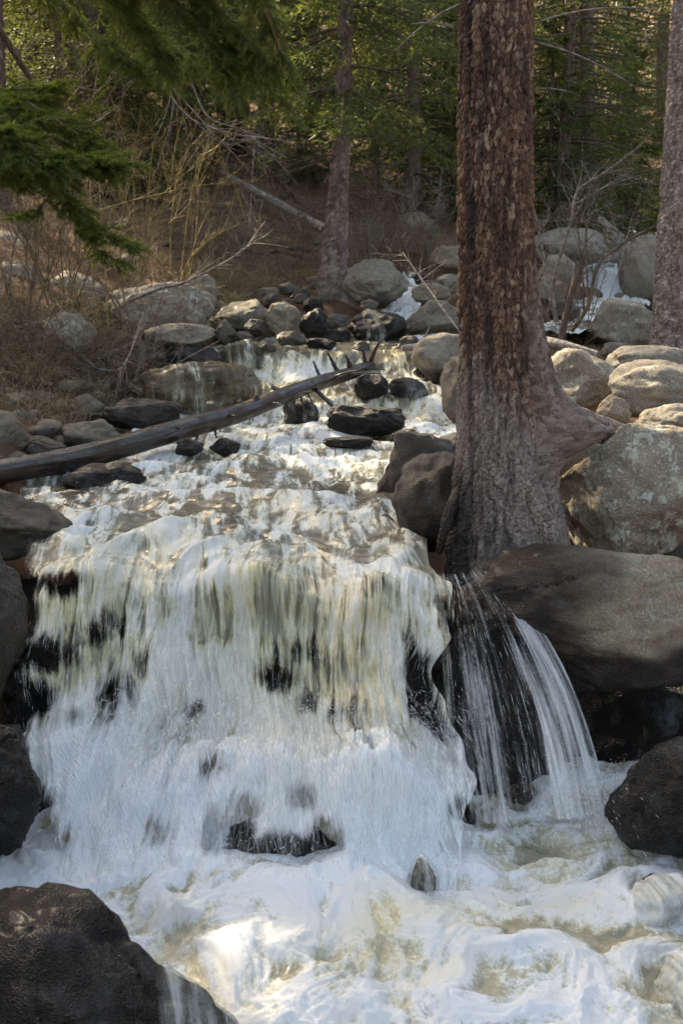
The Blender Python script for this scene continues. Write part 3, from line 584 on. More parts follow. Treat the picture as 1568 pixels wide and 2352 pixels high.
# ------------------------------------------------------------------ boulders and stones
_ico = {}
def ico(level):
    if level in _ico: return _ico[level]
    import bmesh
    bm = bmesh.new(); bmesh.ops.create_icosphere(bm, subdivisions=level, radius=1.0)
    v = np.array([q.co[:] for q in bm.verts]); f = np.array([[q.index for q in p.verts] for p in bm.faces]); bm.free()
    _ico[level] = (v / np.linalg.norm(v, axis=1)[:, None], f); return _ico[level]
def rock(name, label, box, Y, seed, wet=0.0, wline=None, lichen=0.3, moss=0.0, depth=0.9, tilt=0.0, cut=0.9, rough=1.0, level=5, veil=None, wetx=None, veilx=None, vfoam=.6, mat='rock', cat='boulder', zoff=0.0, group=None):
    """box: outline in the photo grid; Y: distance; depth: thickness along the view as a share of the mean size; tilt: roll in degrees;
    wet: all over 0..1; wline: height (photo y) under which it is wet; veil: how whole the water film over it is"""
    x0, y0, x1, y1 = box; rs = np.random.RandomState(seed); v, f = ico(level); v = v.copy(); q = v.copy()
    for k in range(9):
        nn = nrm(rs.normal(0, 1, 3)); d = rs.uniform(.62, .95) if cut > 0 else 1
        v -= nn * (np.maximum(0, v @ nn - d) * cut)[:, None]
    o = rs.uniform(0, 50, 3)
    low = fbm(q[:, 0] * 1.1 + o[0], q[:, 1] * 1.1 + o[1], q[:, 2] * 1.1 + o[2], 3)
    mid = fbm(q[:, 0] * 3.6 + o[1], q[:, 1] * 3.6 + o[2], q[:, 2] * 3.6 + o[0], 4, .55)
    fin = fbm(q[:, 0] * 14 + o[2], q[:, 1] * 14 + o[0], q[:, 2] * 14 + o[1], 3, .6)
    crk = np.abs(perlin(q[:, 0] * 1.6 + o[1], q[:, 1] * 1.6 + o[0], q[:, 2] * 1.6 + o[2]))
    v *= (1 + .20 * low + rough * (.045 * mid + .012 * fin) - rough * .05 * np.exp(-(crk / .02) ** 2))[:, None]
    t = R(tilt); c_, s_ = math.cos(t), math.sin(t)
    v = np.stack([v[:, 0] * c_ + v[:, 2] * s_, v[:, 1], -v[:, 0] * s_ + v[:, 2] * c_], 1)
    for k in (0, 1, 2): v[:, k] = (v[:, k] - (v[:, k].max() + v[:, k].min()) / 2) / ((v[:, k].max() - v[:, k].min()) / 2)
    hx = (x1 - x0) / 2 / FPX * Y; hz = (y1 - y0) / 2 / FPX * Y; hy = depth * (hx + hz) / 2
    c = P((x0 + x1) / 2, (y0 + y1) / 2, Y); c[2] += zoff
    loc = v * np.array([hx, hy, hz])
    W = loc + c; wz = np.full(len(v), float(wet))
    if wline is not None:
        zl = P((x0 + x1) / 2, wline, Y - hy * .5)[2]
        wz = np.maximum(wz, sstep(.06, -.06, W[:, 2] - zl + .07 * fbm(W[:, 0] * 5, W[:, 1] * 5, W[:, 2] * 5, 3)))
    if wetx: wz = np.maximum(wz, sstep(wetx[1], wetx[0], pix(W)[0] + 60 * fbm(W[:, 0] * 4, W[:, 1] * 4, W[:, 2] * 4, 3)))
    me = mesh_obj(name, loc, f, M[mat], None, True, {'wet': wz, 'lichen': lichen * (1 - wz), 'moss': moss * sstep(-.5, .3, fbm(q[:, 0] * 2, q[:, 1] * 2, q[:, 2] * 2, 2))})
    me.location = tuple(c); tag(me, label, cat, group)
    if veil is not None:
        k = (v[:, 1] < .35)[f].all(1) if True else None
        ff = f[k]; used = np.unique(ff); mp = np.full(len(v), -1); mp[used] = np.arange(len(used)); u = W[used] + nrm(v[used] / np.array([hx, hy, hz])) * .014
        ph = np.arctan2(v[used, 1] , v[used, 0])
        top = sstep(-1.0, .6, v[used, 2])
        tag(mesh_obj('rock_film_water', u, mp[ff], M['film'], None, True, {'foam': vfoam - .12 * top, 'cover': (veil if not veilx else -.5 + (.5 + veil) * sstep(veilx[0], veilx[1], pix(u)[0])) + .25 * fbm(u[:, 0] * 4, u[:, 2] * 1.5, 1.0, 3) - .15 * top, 'silt': .25}, np.stack([u[:, 0] * .9 + u[:, 1] * .3, -u[:, 2] * 1.1], -1)), kind='structure')
    return me

B = 'boulder'; W_ = 'wet_rock'; S_ = 'stone'
RK = [
 # right bank, near
 (B, 'massive pale boulder with grey lichen right of the big trunk base', (1262, 958, 1680, 1330), 5.75, 11, dict(lichen=.95, depth=.9, tilt=14, level=6, wline=1290)),
 (B, 'long rounded slab, black and wet at its left end, below the trunk roots', (1020, 1232, 1720, 1580), 5.15, 12, dict(lichen=.3, depth=.75, tilt=9, level=6, wline=1470, wetx=(1240, 1480), cut=.7)),
 (B, 'rounded tan boulder stacked behind the massive lichen boulder', (1392, 828, 1680, 968), 7.0, 13, dict(lichen=.5, depth=.9, tilt=8, cut=.6)),
 (B, 'low pale boulder at the foot of the grey trunk on the right', (1388, 794, 1600, 868), 8.6, 14, dict(lichen=.45, depth=.9)),
 (B, 'flat topped pitted boulder behind the spreading root', (1225, 800, 1440, 960), 7.6, 15, dict(lichen=.6, depth=1.0, tilt=6)),
 (S_, 'small grey stone wedged between root and stacked boulders', (1366, 905, 1450, 985), 6.6, 16, dict(lichen=.3)),
 (W_, 'dark wet boulder leaning against the left side of the big trunk', (895, 1036, 1090, 1270), 5.85, 17, dict(wet=.85, wline=1150, lichen=.1, tilt=-20, depth=.8)),
 (W_, 'brown boulder with glittering wet edge behind the leaning dark boulder', (862, 982, 1085, 1200), 6.5, 18, dict(wet=.8, wline=1080, lichen=.15, tilt=-32, depth=.7)),
 (W_, 'tall black rock splitting the falls under the long slab', (975, 1292, 1345, 1960), 5.0, 19, dict(wet=1, lichen=0, depth=.5, tilt=-16, level=6, cut=.6, mat='black')),
 (W_, 'black overhung rock in the hollow right of the side curtain', (1200, 1440, 1800, 2010), 5.5, 20, dict(wet=1, lichen=0, depth=.6, level=5, mat='black')),
 (W_, 'dark spray soaked rock at the lower right edge of the pool', (1375, 1670, 1800, 2010), 4.35, 21, dict(wet=1, lichen=0, depth=.7, tilt=32, level=6, veil=.10, mat='black')),
 (W_, 'small brown rock at the foot of the side curtain', (1150, 1790, 1230, 1850), 4.5, 22, dict(wet=1, lichen=0, mat='black')),
 (W_, 'swamped dark rock under the foam at the right edge', (1440, 1975, 1660, 2120), 4.0, 23, dict(wet=1, lichen=0, veil=1.0, vfoam=.72, zoff=-.06)),
 (W_, 'swamped dark rock in the bottom right corner of the pool', (1470, 2130, 1760, 2480), 3.55, 24, dict(wet=1, lichen=0, veil=.95, vfoam=.66, level=6, zoff=-.05)),
 (W_, 'dark arched rock seen through the splash of the main fall', (455, 1850, 810, 2110), 4.42, 25, dict(wet=1, lichen=0, depth=.4, level=6, mat='black', veil=.30, zoff=-.02)),
 (W_, 'small glistening rock standing alone at the foot of the falls', (938, 1960, 1004, 2090), 4.12, 26, dict(wet=1, lichen=0, cut=.5, tilt=10, veil=.55, mat='black')),
 # left bank, near
 (W_, 'large black speckled rock in the bottom left corner', (-460, 1960, 660, 2900), 3.25, 31, dict(wet=1, lichen=0, depth=.7, tilt=30, level=6, cut=.7, rough=.8, veil=.5, veilx=(240, 430), mat='black')),
 (W_, 'jagged dark rock at the left edge beside the foot of the falls', (-260, 1600, 132, 2010), 4.25, 32, dict(wet=1, lichen=0, depth=.7, tilt=24, level=6, mat='black')),
 (W_, 'upright dark rock at the left edge beside the lip of the falls', (-190, 1218, 74, 1640), 4.95, 33, dict(wet=.85, lichen=0, depth=.8, tilt=-5, level=6)),
 (W_, 'smooth dark rounded rock at the left edge above the lip', (-130, 1122, 168, 1300), 5.7, 34, dict(wet=.75, lichen=0, depth=.9, tilt=10)),
 (W_, 'glossy black rock in the rapids under the near end of the log', (145, 1062, 348, 1150), 6.9, 35, dict(wet=1, lichen=0, mat='black', depth=.8)),
 (B, 'smooth brown boulder at the left edge above the log', (-80, 942, 62, 1075), 7.7, 36, dict(wet=.25, lichen=.1, depth=1)),
 (B, 'grey brown dome shaped stone behind the middle of the log', (130, 962, 285, 1050), 8.3, 37, dict(wet=.35, wline=1010, lichen=.1, depth=1)),
 (W_, 'long dark mossy rock in front of the veiled rock', (232, 915, 418, 1000), 8.9, 38, dict(wet=1, lichen=0, moss=.5, depth=.6, tilt=-4, cut=.95)),
 (S_, 'wedge shaped stone with a sunlit cap on the left bank', (162, 902, 246, 972), 9.1, 39, dict(wet=.3, lichen=.2)),
 (S_, 'grey stone above the brown boulder on the left shore', (18, 900, 112, 975), 8.9, 40, dict(lichen=.2)),
 (S_, 'small grey stone tucked behind the brown boulder', (8, 940, 88, 1005), 8.4, 41, dict(lichen=.15, wet=.2)),
 (S_, 'small wet pale stone touching the upper side of the log', (60, 1002, 152, 1048), 7.7, 42, dict(wet=.8, lichen=0)),
 (S_, 'little dark stone in the backwater above the log', (88, 975, 128, 1010), 8.1, 43, dict(wet=.8, lichen=0)),
 (W_, 'broad dome of rock under a glistening veil of water', (305, 830, 600, 965), 9.75, 44, dict(wet=.7, lichen=0, depth=.9, level=6, cut=.4, veil=.85, vfoam=.34)),
 # left bank, further up
 (B, 'big speckled boulder with a sunlit rim among the willows', (232, 648, 498, 810), 11.2, 51, dict(lichen=.75, depth=.9, level=6, tilt=10, cut=.35)),
 (B, 'flat slab lying in front of the big speckled boulder', (330, 742, 494, 796), 10.6, 52, dict(lichen=.3, depth=.9)),
 (B, 'lichen mottled boulder half buried in the dead grass', (103, 716, 220, 815), 9.7, 53, dict(lichen=.7, moss=.5, depth=.9)),
 (B, 'bluish boulder at the left edge among bare twigs', (-40, 598, 108, 710), 11.8, 54, dict(lichen=.3, depth=.9)),
 (B, 'sunlit flat topped boulder at the left edge under the fir bough', (-90, 532, 88, 650), 13.2, 55, dict(lichen=.3, depth=.9)),
 (B, 'low boulder behind willow stems left of the big speckled boulder', (92, 622, 245, 720), 11.9, 56, dict(lichen=.4, depth=.9)),
 (B, 'mossy green boulder above the big speckled boulder', (415, 628, 502, 712), 12.6, 57, dict(lichen=.4, moss=.7)),
 (B, 'dark mossy lump of bank rock above the upper step', (492, 688, 622, 790), 12.0, 58, dict(moss=.9, wet=.3, lichen=.1)),
 (S_, 'round spotted stone left of the second trunk', (612, 694, 692, 770), 11.9, 59, dict(lichen=.6)),
 (W_, 'round black wet stone at the foot of the second trunk', (686, 708, 752, 790), 11.7, 60, dict(wet=1, lichen=0, mat='black')),
 (S_, 'dark upright stone beside the big speckled boulder', (488, 734, 546, 798), 11.4, 61, dict(wet=.5, lichen=0)),
 (W_, 'reddish brown stone at the edge of the upper step', (634, 760, 704, 802), 11.3, 62, dict(wet=.7, lichen=0)),
 (W_, 'low black stone on the brink of the upper step', (702, 776, 762, 806), 11.1, 63, dict(wet=1, lichen=0, mat='black')),
 (W_, 'dark stone between the round black stone and the wet block', (744, 752, 806, 798), 11.6, 64, dict(wet=1, lichen=0, mat='black')),
 (W_, 'rounded dark rock parting the water of the upper step', (502, 782, 606, 850), 10.75, 65, dict(wet=1, lichen=0, veil=.65, vfoam=.42, cut=.6)),
 (W_, 'low wet ledge at the left end of the upper step', (380, 795, 510, 850), 10.5, 66, dict(wet=1, lichen=0, depth=1, veil=.2)),
 (B, 'greenish boulder alone on the needle covered slope', (604, 558, 672, 606), 16.2, 67, dict(lichen=.5, moss=.5)),
 (S_, 'flat stone left of the greenish boulder on the slope', (566, 570, 610, 592), 16.0, 68, dict(lichen=.2)),
 (S_, 'pale topped wet stone left of the second trunk base', (640, 648, 690, 684), 13.4, 69, dict(wet=.6, lichen=0)),
 (S_, 'small dark stone in the side trickle by the second trunk', (664, 664, 712, 694), 13.0, 70, dict(wet=.9, lichen=0)),
 (S_, 'little stone upstream of the round spotted stone', (596, 660, 640, 692), 13.1, 71, dict(wet=.4, lichen=.1)),
 # middle
 (B, 'large smooth tan boulder right beside the second trunk', (786, 596, 938, 708), 13.4, 72, dict(lichen=.25, depth=.9, level=6, cut=.6, moss=.15)),
 (S_, 'small pale stone with dark side below the smooth tan boulder', (944, 650, 1034, 698), 12.9, 73, dict(lichen=.3, moss=.3)),
 (S_, 'grey stone left of the big trunk behind the pale stone', (1000, 630, 1062, 684), 13.5, 74, dict(lichen=.2)),
 (B, 'broad dark grey rock right of the little creek', (932, 690, 1070, 785), 12.1, 75, dict(lichen=.35, wet=.3, depth=.9)),
 (W_, 'black block with thin water threads over its face', (798, 714, 945, 800), 11.75, 76, dict(wet=1, lichen=0, depth=.8, cut=.95, veil=.3, vfoam=.45, mat='black')),
 (B, 'pale boulder higher up the slope left of the big trunk', (984, 564, 1075, 632), 15.2, 77, dict(lichen=.2)),
 (B, 'low outcrop in the willow brush left of the big trunk', (915, 488, 1010, 548), 18.5, 78, dict(lichen=.2)),
 (B, 'two toned grey boulder touching the right end of the upper step', (944, 764, 1085, 885), 10.4, 79, dict(lichen=.3, tilt=-14, wline=850)),
 (W_, 'dark rounded rock half hidden by the big trunk', (1008, 812, 1100, 980), 9.2, 80, dict(wet=.5, lichen=.1)),
 (W_, 'black glossy rock in midstream just past the end of the log', (810, 860, 892, 918), 9.7, 81, dict(wet=1, lichen=0, mat='black')),
 (W_, 'flat dark rock with a water chute at the right of the second step', (888, 866, 985, 925), 9.85, 82, dict(wet=1, lichen=0, veil=.3)),
 (W_, 'wide black rock in midstream shining with water', (748, 928, 932, 1012), 8.6, 83, dict(wet=1, lichen=0, mat='black', depth=.7, level=6, tilt=4)),
 (W_, 'wet rock in the white water below the log snag', (648, 915, 735, 985), 9.1, 84, dict(wet=1, lichen=0, veil=.35)),
 (W_, 'low wet rock awash below the wide black rock', (740, 1000, 860, 1032), 8.0, 85, dict(wet=1, lichen=0, mat='black')),
 (W_, 'small wet rock awash right of the wide black rock', (898, 984, 965, 1014), 8.3, 86, dict(wet=1, lichen=0, mat='black')),
 (W_, 'small black rock jammed below the middle of the log', (480, 1005, 555, 1052), 7.9, 87, dict(wet=1, lichen=0, mat='black')),
 (W_, 'dark rock fragment left of the jammed black rock', (400, 1008, 470, 1048), 7.7, 88, dict(wet=1, lichen=0, mat='black')),
 (S_, 'brown shard standing behind the log', (468, 920, 512, 975), 8.9, 89, dict(wet=.6, lichen=0, tilt=40)),
 (W_, 'small dark rock at the shore left of the trunk boulders', (862, 1180, 905, 1228), 5.95, 90, dict(wet=1, lichen=0, mat='black')),
 # right, far
 (B, 'egg shaped smooth boulder beside the far waterfall', (1418, 542, 1530, 705), 17.0, 91, dict(lichen=.1, depth=.9, level=5, cut=.5, tilt=12)),
 (B, 'dark lichen spotted boulder left of the grey trunk on the right', (1345, 686, 1530, 815), 13.2, 92, dict(lichen=.55, depth=.9, tilt=-12)),
 (B, 'wide smooth boulder behind the big trunk beside the far creek', (1215, 525, 1392, 612), 17.3, 93, dict(lichen=.15, depth=.9, cut=.5)),
 (B, 'rounded boulder below the wide smooth boulder', (1232, 584, 1325, 672), 15.8, 94, dict(lichen=.2)),
 (B, 'small boulder nearest the right side of the big trunk', (1225, 634, 1300, 706), 15.0, 95, dict(lichen=.2)),
 (S_, 'dark low stone in front of the lichen spotted boulder', (1378, 786, 1460, 825), 11.6, 96, dict(wet=.4, lichen=0)),
 (S_, 'wet stone in the far creek behind the bare sapling', (1262, 690, 1335, 745), 14.4, 97, dict(wet=.8, lichen=0)),
 (S_, 'second wet stone lower in the far creek behind the sapling', (1320, 735, 1372, 790), 13.9, 98, dict(wet=.8, lichen=0)),
 (S_, 'dark stone at the head of the far waterfall', (1392, 505, 1440, 535), 24.5, 99, dict(wet=.8, lichen=0)),
 (S_, 'dark stone right of the far rapids', (1455, 500, 1515, 540), 25.0, 100, dict(wet=.6, lichen=0)),
 (S_, 'grey rubble stone on the far dirt bank', (1445, 405, 1510, 445), 29.0, 101, dict(lichen=.2)),
 (S_, 'pale stone under the dead stump on the hillside', (565, 368, 592, 388), 22.0, 102, dict(lichen=.4)),
 (S_, 'greenish stone right of the dead stump on the hillside', (618, 372, 652, 402), 21.5, 103, dict(lichen=.4, moss=.4)),
 (S_, 'flat stone below the dead stump on the hillside', (630, 398, 668, 422), 20.5, 104, dict(lichen=.4)),
 (W_, 'dark filler rock standing in for the shaded cavity between the spreading root and the massive lichen boulder', (1250, 1000, 1420, 1240), 6.25, 106, dict(wet=.6, lichen=.1)),  # filler rock, its wet-dark tone put in for the cavity's shade
 (W_, 'dark rock in the gap between the long slab and the massive lichen boulder', (1420, 1225, 1680, 1360), 6.0, 108, dict(wet=.7, lichen=0)),
 (W_, 'little dark rock between the trunk base and the left end of the long slab', (1035, 1215, 1120, 1310), 5.75, 109, dict(wet=1, lichen=0)),
 (B, 'pale boulder edge at the right border above the massive lichen boulder', (1460, 925, 1660, 1020), 6.6, 107, dict(lichen=.3)),
 (B, 'mossy dark rock gripped by the roots of the big trunk', (1020, 1120, 1310, 1330), 5.62, 105, dict(wet=.45, lichen=.25, moss=.6, depth=.5, level=6, rough=2.2)),
]
for nm, lab, box, Y, sd_, kw in RK:
    rock(nm, lab, box, Y, sd_, cat={'boulder': 'boulder', 'wet_rock': 'rock', 'stone': 'stone'}[nm], **kw)

rs = np.random.RandomState(90)
for i, (x, y, w2, Y) in enumerate(((770, 738, 30, 12.3), (720, 700, 24, 12.6), (848, 700, 22, 12.8), (905, 735, 24, 12.3), (960, 752, 26, 11.5), (585, 752, 26, 11.7), (560, 775, 22, 11.3), (690, 688, 20, 12.9), (940, 790, 24, 11.0),
                                   (828, 800, 22, 10.95), (610, 800, 24, 10.9), (875, 690, 18, 13.1), (980, 720, 22, 12.0), (755, 792, 18, 11.0), (650, 705, 22, 12.5), (540, 740, 24, 12.0), (620, 690, 24, 12.8), (895, 655, 16, 13.9), (965, 640, 20, 13.9), (985, 655, 18, 13.3))):
    h2 = w2 * rs.uniform(.55, .85); rock('wet_stone', 'one of the small dark wet stones crowding the water around the upper step', (x - w2, y - h2, x + w2, y + h2), Y, 200 + i, wet=float(rs.uniform(.45, 1)), lichen=.15, level=5, cat='stone', group='small wet stones of the upper step')
# pebbles and cobbles along the shores: past counting
rs = np.random.RandomState(5); pv, pf = ico(2); A = Acc()
def peb(x, y, s, dz=0.0):
    z = ground_z(np.array([x]), np.array([y]))[0] + dz
    v = pv * (1 + .25 * fbm(pv[:, 0] * 1.3 + x * 9, pv[:, 1] * 1.3 + y * 7, pv[:, 2] * 1.3, 2))[:, None] * np.array([1, rs.uniform(.7, 1.1), rs.uniform(.5, .75)]) * s
    a = rs.uniform(0, 6.28); v = np.stack([v[:, 0] * math.cos(a) - v[:, 1] * math.sin(a), v[:, 0] * math.sin(a) + v[:, 1] * math.cos(a), v[:, 2]], 1)
    A.add(v + np.array([x, y, z + s * .12]), None, pf, float(rs.uniform(0, .9)))
for i in range(420):
    y = rs.uniform(7.2, 13.5); side = rs.rand() < .6
    x = (row(XL, y) - abs(rs.normal(0, .45))) if side else (row(XR, y) + abs(rs.normal(0, .4)))
    peb(x, y, rs.uniform(.03, .11))
for i in range(160):
    y = rs.uniform(12.3, 25); x = np.interp(y, CREEK[:, 0], CREEK[:, 1]) + rs.normal(0, .8); peb(x, y, rs.uniform(.05, .16))
for i in range(70): peb(rs.uniform(-4, 1), rs.uniform(13.5, 22), rs.uniform(.03, .12))
o = A.obj('pebbles', M['rock'], None, True, 'wet')
for k in ('lichen', 'moss'): o.data.attributes.new(k, 'FLOAT', 'POINT')
tag(o, kind='stuff')

# spruces of the left bank, placed so their shade leaves sun patches:  variant, x, y, turn, scale
SHADE = [(0, -12.78, 19.99, 3.92, 0.81), (2, -16.63, 22.52, 3.67, 0.99), (0, -14.37, 19.85, 0.57, 1.13), (1, -11.82, 18.52, 0.08, 1.04), (1, -9.85, 15.7, 1.45, 0.85), (2, -11.12, 14.38, 4.54, 0.88), (3, -8.26, 15.5, 0.88, 0.82), (1, -5.31, 7.48, 3.6, 0.81), (1, -7.92, 10.32, 6.15, 0.88), (3, -10.18, 17.92, 2.96, 0.84), (1, -7.77, 13.37, 3.03, 0.81), (2, -6.33, 11.13, 5.8, 0.95), (2, -14.03, 17.54, 3.31, 0.91)]

# ------------------------------------------------------------------ the big trunk and its kin
def trunk_mesh(name, prof, mat, parent, nth=300, nzv=800, cell=(.030, .062), relief=.007, lobes=(), pale_f=None, dark_f=None, fine_f=None, seed=0, lean=None):
    "prof: rows (z, cx, cy, r); lobes: (azimuth, width, [(z, extra radius)...])"
    prof = np.array(prof, float); z = np.linspace(prof[0, 0], prof[-1, 0], nzv)
    z = prof[0, 0] + (prof[-1, 0] - prof[0, 0]) * np.linspace(0, 1, nzv) ** 1.0
    cx, cy, r = (np.interp(z, prof[:, 0], prof[:, k])[:, None] for k in (1, 2, 3))
    k = max(5, nzv // 40) | 1
    sm = lambda a: np.convolve(np.pad(a[:, 0], (k // 2, k // 2), 'edge'), np.ones(k) / k, 'valid')[:, None]
    cx, cy, r = sm(cx), sm(cy), sm(r)
    th = (np.arange(nth) * 2 * math.pi / nth)[None]; zz = z[:, None] + 0 * th
    rr = r * (1 + .035 * fbm(np.cos(th) * 1.6 + seed, np.sin(th) * 1.6, zz * .7, 3))
    for az, wd, tab_ in lobes:
        tb = np.array(tab_); ex = np.interp(z, tb[:, 0], tb[:, 1])[:, None]
        da = (th - az + math.pi) % (2 * math.pi) - math.pi
        rr = rr + ex * np.exp(-(da / wd) ** 2)
    R0 = r.mean(); cxs = th * R0 / cell[0]; per = 2 * math.pi * R0 / cell[0]
    nx_ = max(1, round(per)); cxs = th / (2 * math.pi) * nx_
    wob = .7 * fbm(np.cos(th) * 8 + seed, np.sin(th) * 8, zz * 14, 4, .6)
    f1, f2, cid, oy = voronoi2(cxs + wob, zz / cell[1] + .6 * wob, seed)
    if fine_f is not None:
        g1, g2, gid, gy = voronoi2(cxs * 1.7 + wob * 1.6, zz / cell[1] * 1.5 + wob, seed + 3); k_ = np.clip(fine_f(zz, th), 0, 1)
        f1, f2 = f1 * (1 - k_) + g1 * k_, f2 * (1 - k_) + g2 * k_; cid = np.where(k_ > .5, gid, cid); oy = oy * (1 - k_) + gy * k_ * .5
    edge = sstep(.0, .30, f2 - f1)
    disp = relief * (edge * (.3 + .9 * cid - .9 * oy) - .6) - relief * 2.2 * sstep(.25, .0, np.abs(perlin(cxs * .55 + .6 * wob, zz / cell[1] * .22, seed + .5))) + relief * .45 * fbm(cxs * 2.2, zz / cell[1] * 1.6, 2.0, 3) * edge + relief * 1.5 * fbm(np.cos(th) * 2.5, np.sin(th) * 2.5, zz * 3, 3)
    rr = rr + disp
    v = np.stack([cx + rr * np.cos(th), cy + rr * np.sin(th), zz], -1).reshape(-1, 3)
    pale = np.clip(pale_f(zz, th), 0, 1) if pale_f else 0 * zz
    dark = np.clip(dark_f(zz, th), 0, 1) if dark_f else 0 * zz
    return mesh_obj(name, v, grid_faces(nth, nzv, True), mat, parent, True, {'edge': edge.ravel(), 'cell': cid.ravel(), 'pale': pale.ravel(), 'dark': dark.ravel()})

def needle_boughs(rs, A, Wd, pts, rad, twig_n, twig_len, spread, spray_len, spray_w, per, droop=.25):
    "a bough along pts with flat side twigs; A collects needle sprays, Wd the wood"
    Wd.tube(pts, np.linspace(rad, rad * .25, len(pts)), 4, False)
    n = twig_n; t = np.linspace(.12, 1, n); idx = t * (len(pts) - 1); i = np.clip(idx.astype(int), 0, len(pts) - 2); f = (idx - i)[:, None]
    p = pts[i] * (1 - f) + pts[i + 1] * f; d = nrm(pts[i + 1] - pts[i])
    side = np.where(np.arange(n) % 2 == 0, 1.0, -1.0)[:, None]; lat = nrm(np.cross(d, [0, 0, 1.0])) * side
    td = nrm(d * .55 + lat * spread * rs.uniform(.5, 1.2, (n, 1)) + np.stack([0 * t, 0 * t, -droop * rs.uniform(.2, 1.6, n)], 1))
    tl = twig_len * (1.08 - t) ** .6 * rs.uniform(.6, 1.15, n)
    q = np.linspace(0, 1, per)
    c = p[:, None] + td[:, None] * (tl[:, None] * q[None])[..., None] + np.array([0, 0, -1.0]) * (tl[:, None] * q[None] ** 2 * .25)[..., None]
    c = c.reshape(-1, 3); dd = np.repeat(td, per, 0); m = len(c)
    for rep in range(2):
        jd = nrm(dd * .75 + rs.normal(0, .42, (m, 3)) + np.array([0, 0, .05]))
        ww = nrm(np.cross(jd, rs.normal(0, 1, (m, 3)))) * (spray_w * rs.uniform(.6, 1.3, (m, 1)))
        ll = spray_len * rs.uniform(.6, 1.3, (m, 1)); c2 = c + rs.normal(0, spray_w * .6, (m, 3))
        A.tris(c2 - ww, c2 + ww, c2 + jd * ll, rs.uniform(0, 1, m))
    return p + td * tl[:, None]

def spruce(rs, H, Lmax, start, step=.34, nb=6, quality=1.0, trunk_r=.15, dead_to=None, hi=None, asym=None):
    A = Acc(); Wd = Acc()
    zt = np.linspace(0, H, 26); bend = np.stack([.02 * H * perlin(zt * .15, rs.uniform(0, 9), 1.0), .02 * H * perlin(zt * .15, rs.uniform(0, 9), 5.0)], 1); bend -= bend[0]
    tp = np.column_stack([bend, zt]); rad = trunk_r * (1 - zt / H) ** .8 + .012; rad[0] *= 1.35
    Wd.tube(tp, rad, 9)
    z = start; az = rs.uniform(0, 6.28)
    while z < H * .985:
        u = (z - start) / (H - start); L0 = Lmax * ((1 - u) ** .75) * (.55 + .45 * min(1, u * 6 + .3)) + .12
        for b in range(nb):
            az += 2.399 + rs.normal(0, .25); L = L0 * rs.uniform(.65, 1.15); zb = z + rs.uniform(-.5, .5) * step
            if asym is not None: L *= asym(az)
            if L < .15: continue
            k = 7; s = np.linspace(0, 1, k); rise = .10 + .5 * u ** 2
            hx = L * s; hz = L * (rise * s - (.55 - .35 * u) * s ** 2 + .22 * s ** 4)
            ce = np.array([np.interp(zb, zt, tp[:, 0]), np.interp(zb, zt, tp[:, 1])]); a2 = az + .25 * rs.normal() * s
            pts = np.stack([ce[0] + hx * np.cos(a2), ce[1] + hx * np.sin(a2), zb + hz], 1)
            needle_boughs(rs, A, Wd, pts, .012 + .008 * L, max(6, int(L * 13 * quality)), min(.55, .42 * L), 1.0, .095, .014, max(3, int(5 * quality)))
        z += step * rs.uniform(.85, 1.15)
    # dead lower limbs
    z = .4
    while z < start:
        a = rs.uniform(0, 6.28); L = rs.uniform(.3, Lmax * .7); s = np.linspace(0, 1, 6)
        pts = np.stack([L * s * math.cos(a), L * s * math.sin(a), z + L * (-.1 * s - .35 * s ** 2)], 1); Wd.tube(pts, np.linspace(.012, .003, 6), 3, False)
        for q in range(4):
            p = pts[2 + q % 4]; e = p + nrm(np.array([math.cos(a), math.sin(a), 0]) + rs.normal(0, .6, 3)) * L * .3; Wd.spindles([p], [e], [.004], .2)
        z += rs.uniform(.12, .5)
    return A, Wd

def put(o, x, y, rz=0.0, sc=1.0, dz=-.05):
    z = float(ground_z(np.array([x]), np.array([y]), True)[0]); o.location = (x, y, z + dz); o.rotation_euler = (0, 0, rz); o.scale = (sc,) * 3

rs = np.random.RandomState(21)
# ---- main tree, standing on the rocks right of the lip
TY = 5.55
def trk(y, xl, xr, Y=TY): a = P(xl, y, Y); b = P(xr, y, Y); return (a[2], (a[0] + b[0]) / 2, Y, (b[0] - a[0]) / 2)
pr = [trk(*q) for q in ((1330, 1035, 1285), (1230, 1032, 1272), (1130, 1040, 1255), (1040, 1048, 1242), (960, 1050, 1236), (880, 1052, 1232), (780, 1055, 1228), (600, 1055, 1223), (450, 1052, 1222), (300, 1052, 1222), (0, 1057, 1219))]
top = pr[-1]; pr += [(4.6, top[1] - .01, TY, top[3] * .98)]
pr.sort()
z_of = lambda y: P(1100, y, TY)[2]
RL = lambda th, a, w_: np.exp(-(((th - a + math.pi) % (2 * math.pi) - math.pi) / w_) ** 2)
mt = empty('pine_tree', (0, 0, 0), 'big red barked conifer standing on the rocks at the stream edge', 'tree')
zt0 = z_of(1290)
pale_main = lambda z, th: sstep(z_of(880), z_of(1010), z + .25 * np.sin(th + 1.2) + .12 * fbm(np.cos(th) * 3, np.sin(th) * 3, z * 3, 3)) * .95 + .8 * RL(th, -.25, .42) * sstep(z_of(560), z_of(800), z)
dark_main = lambda z, th: RL(th, R(205), .62) * sstep(z_of(1010), z_of(1120), z + .05 * fbm(np.cos(th) * 5, np.sin(th) * 5, z * 6, 3)) + .85 * sstep(-.05, .35, fbm(np.cos(th) * 3 + 4, np.sin(th) * 3, z * 1.5, 4)) * sstep(z_of(1000), z_of(800), z) * RL(th, R(222), .55) + .5 * sstep(.15, .5, fbm(np.cos(th) * 4 + 8, np.sin(th) * 4, z * 2.0, 4))
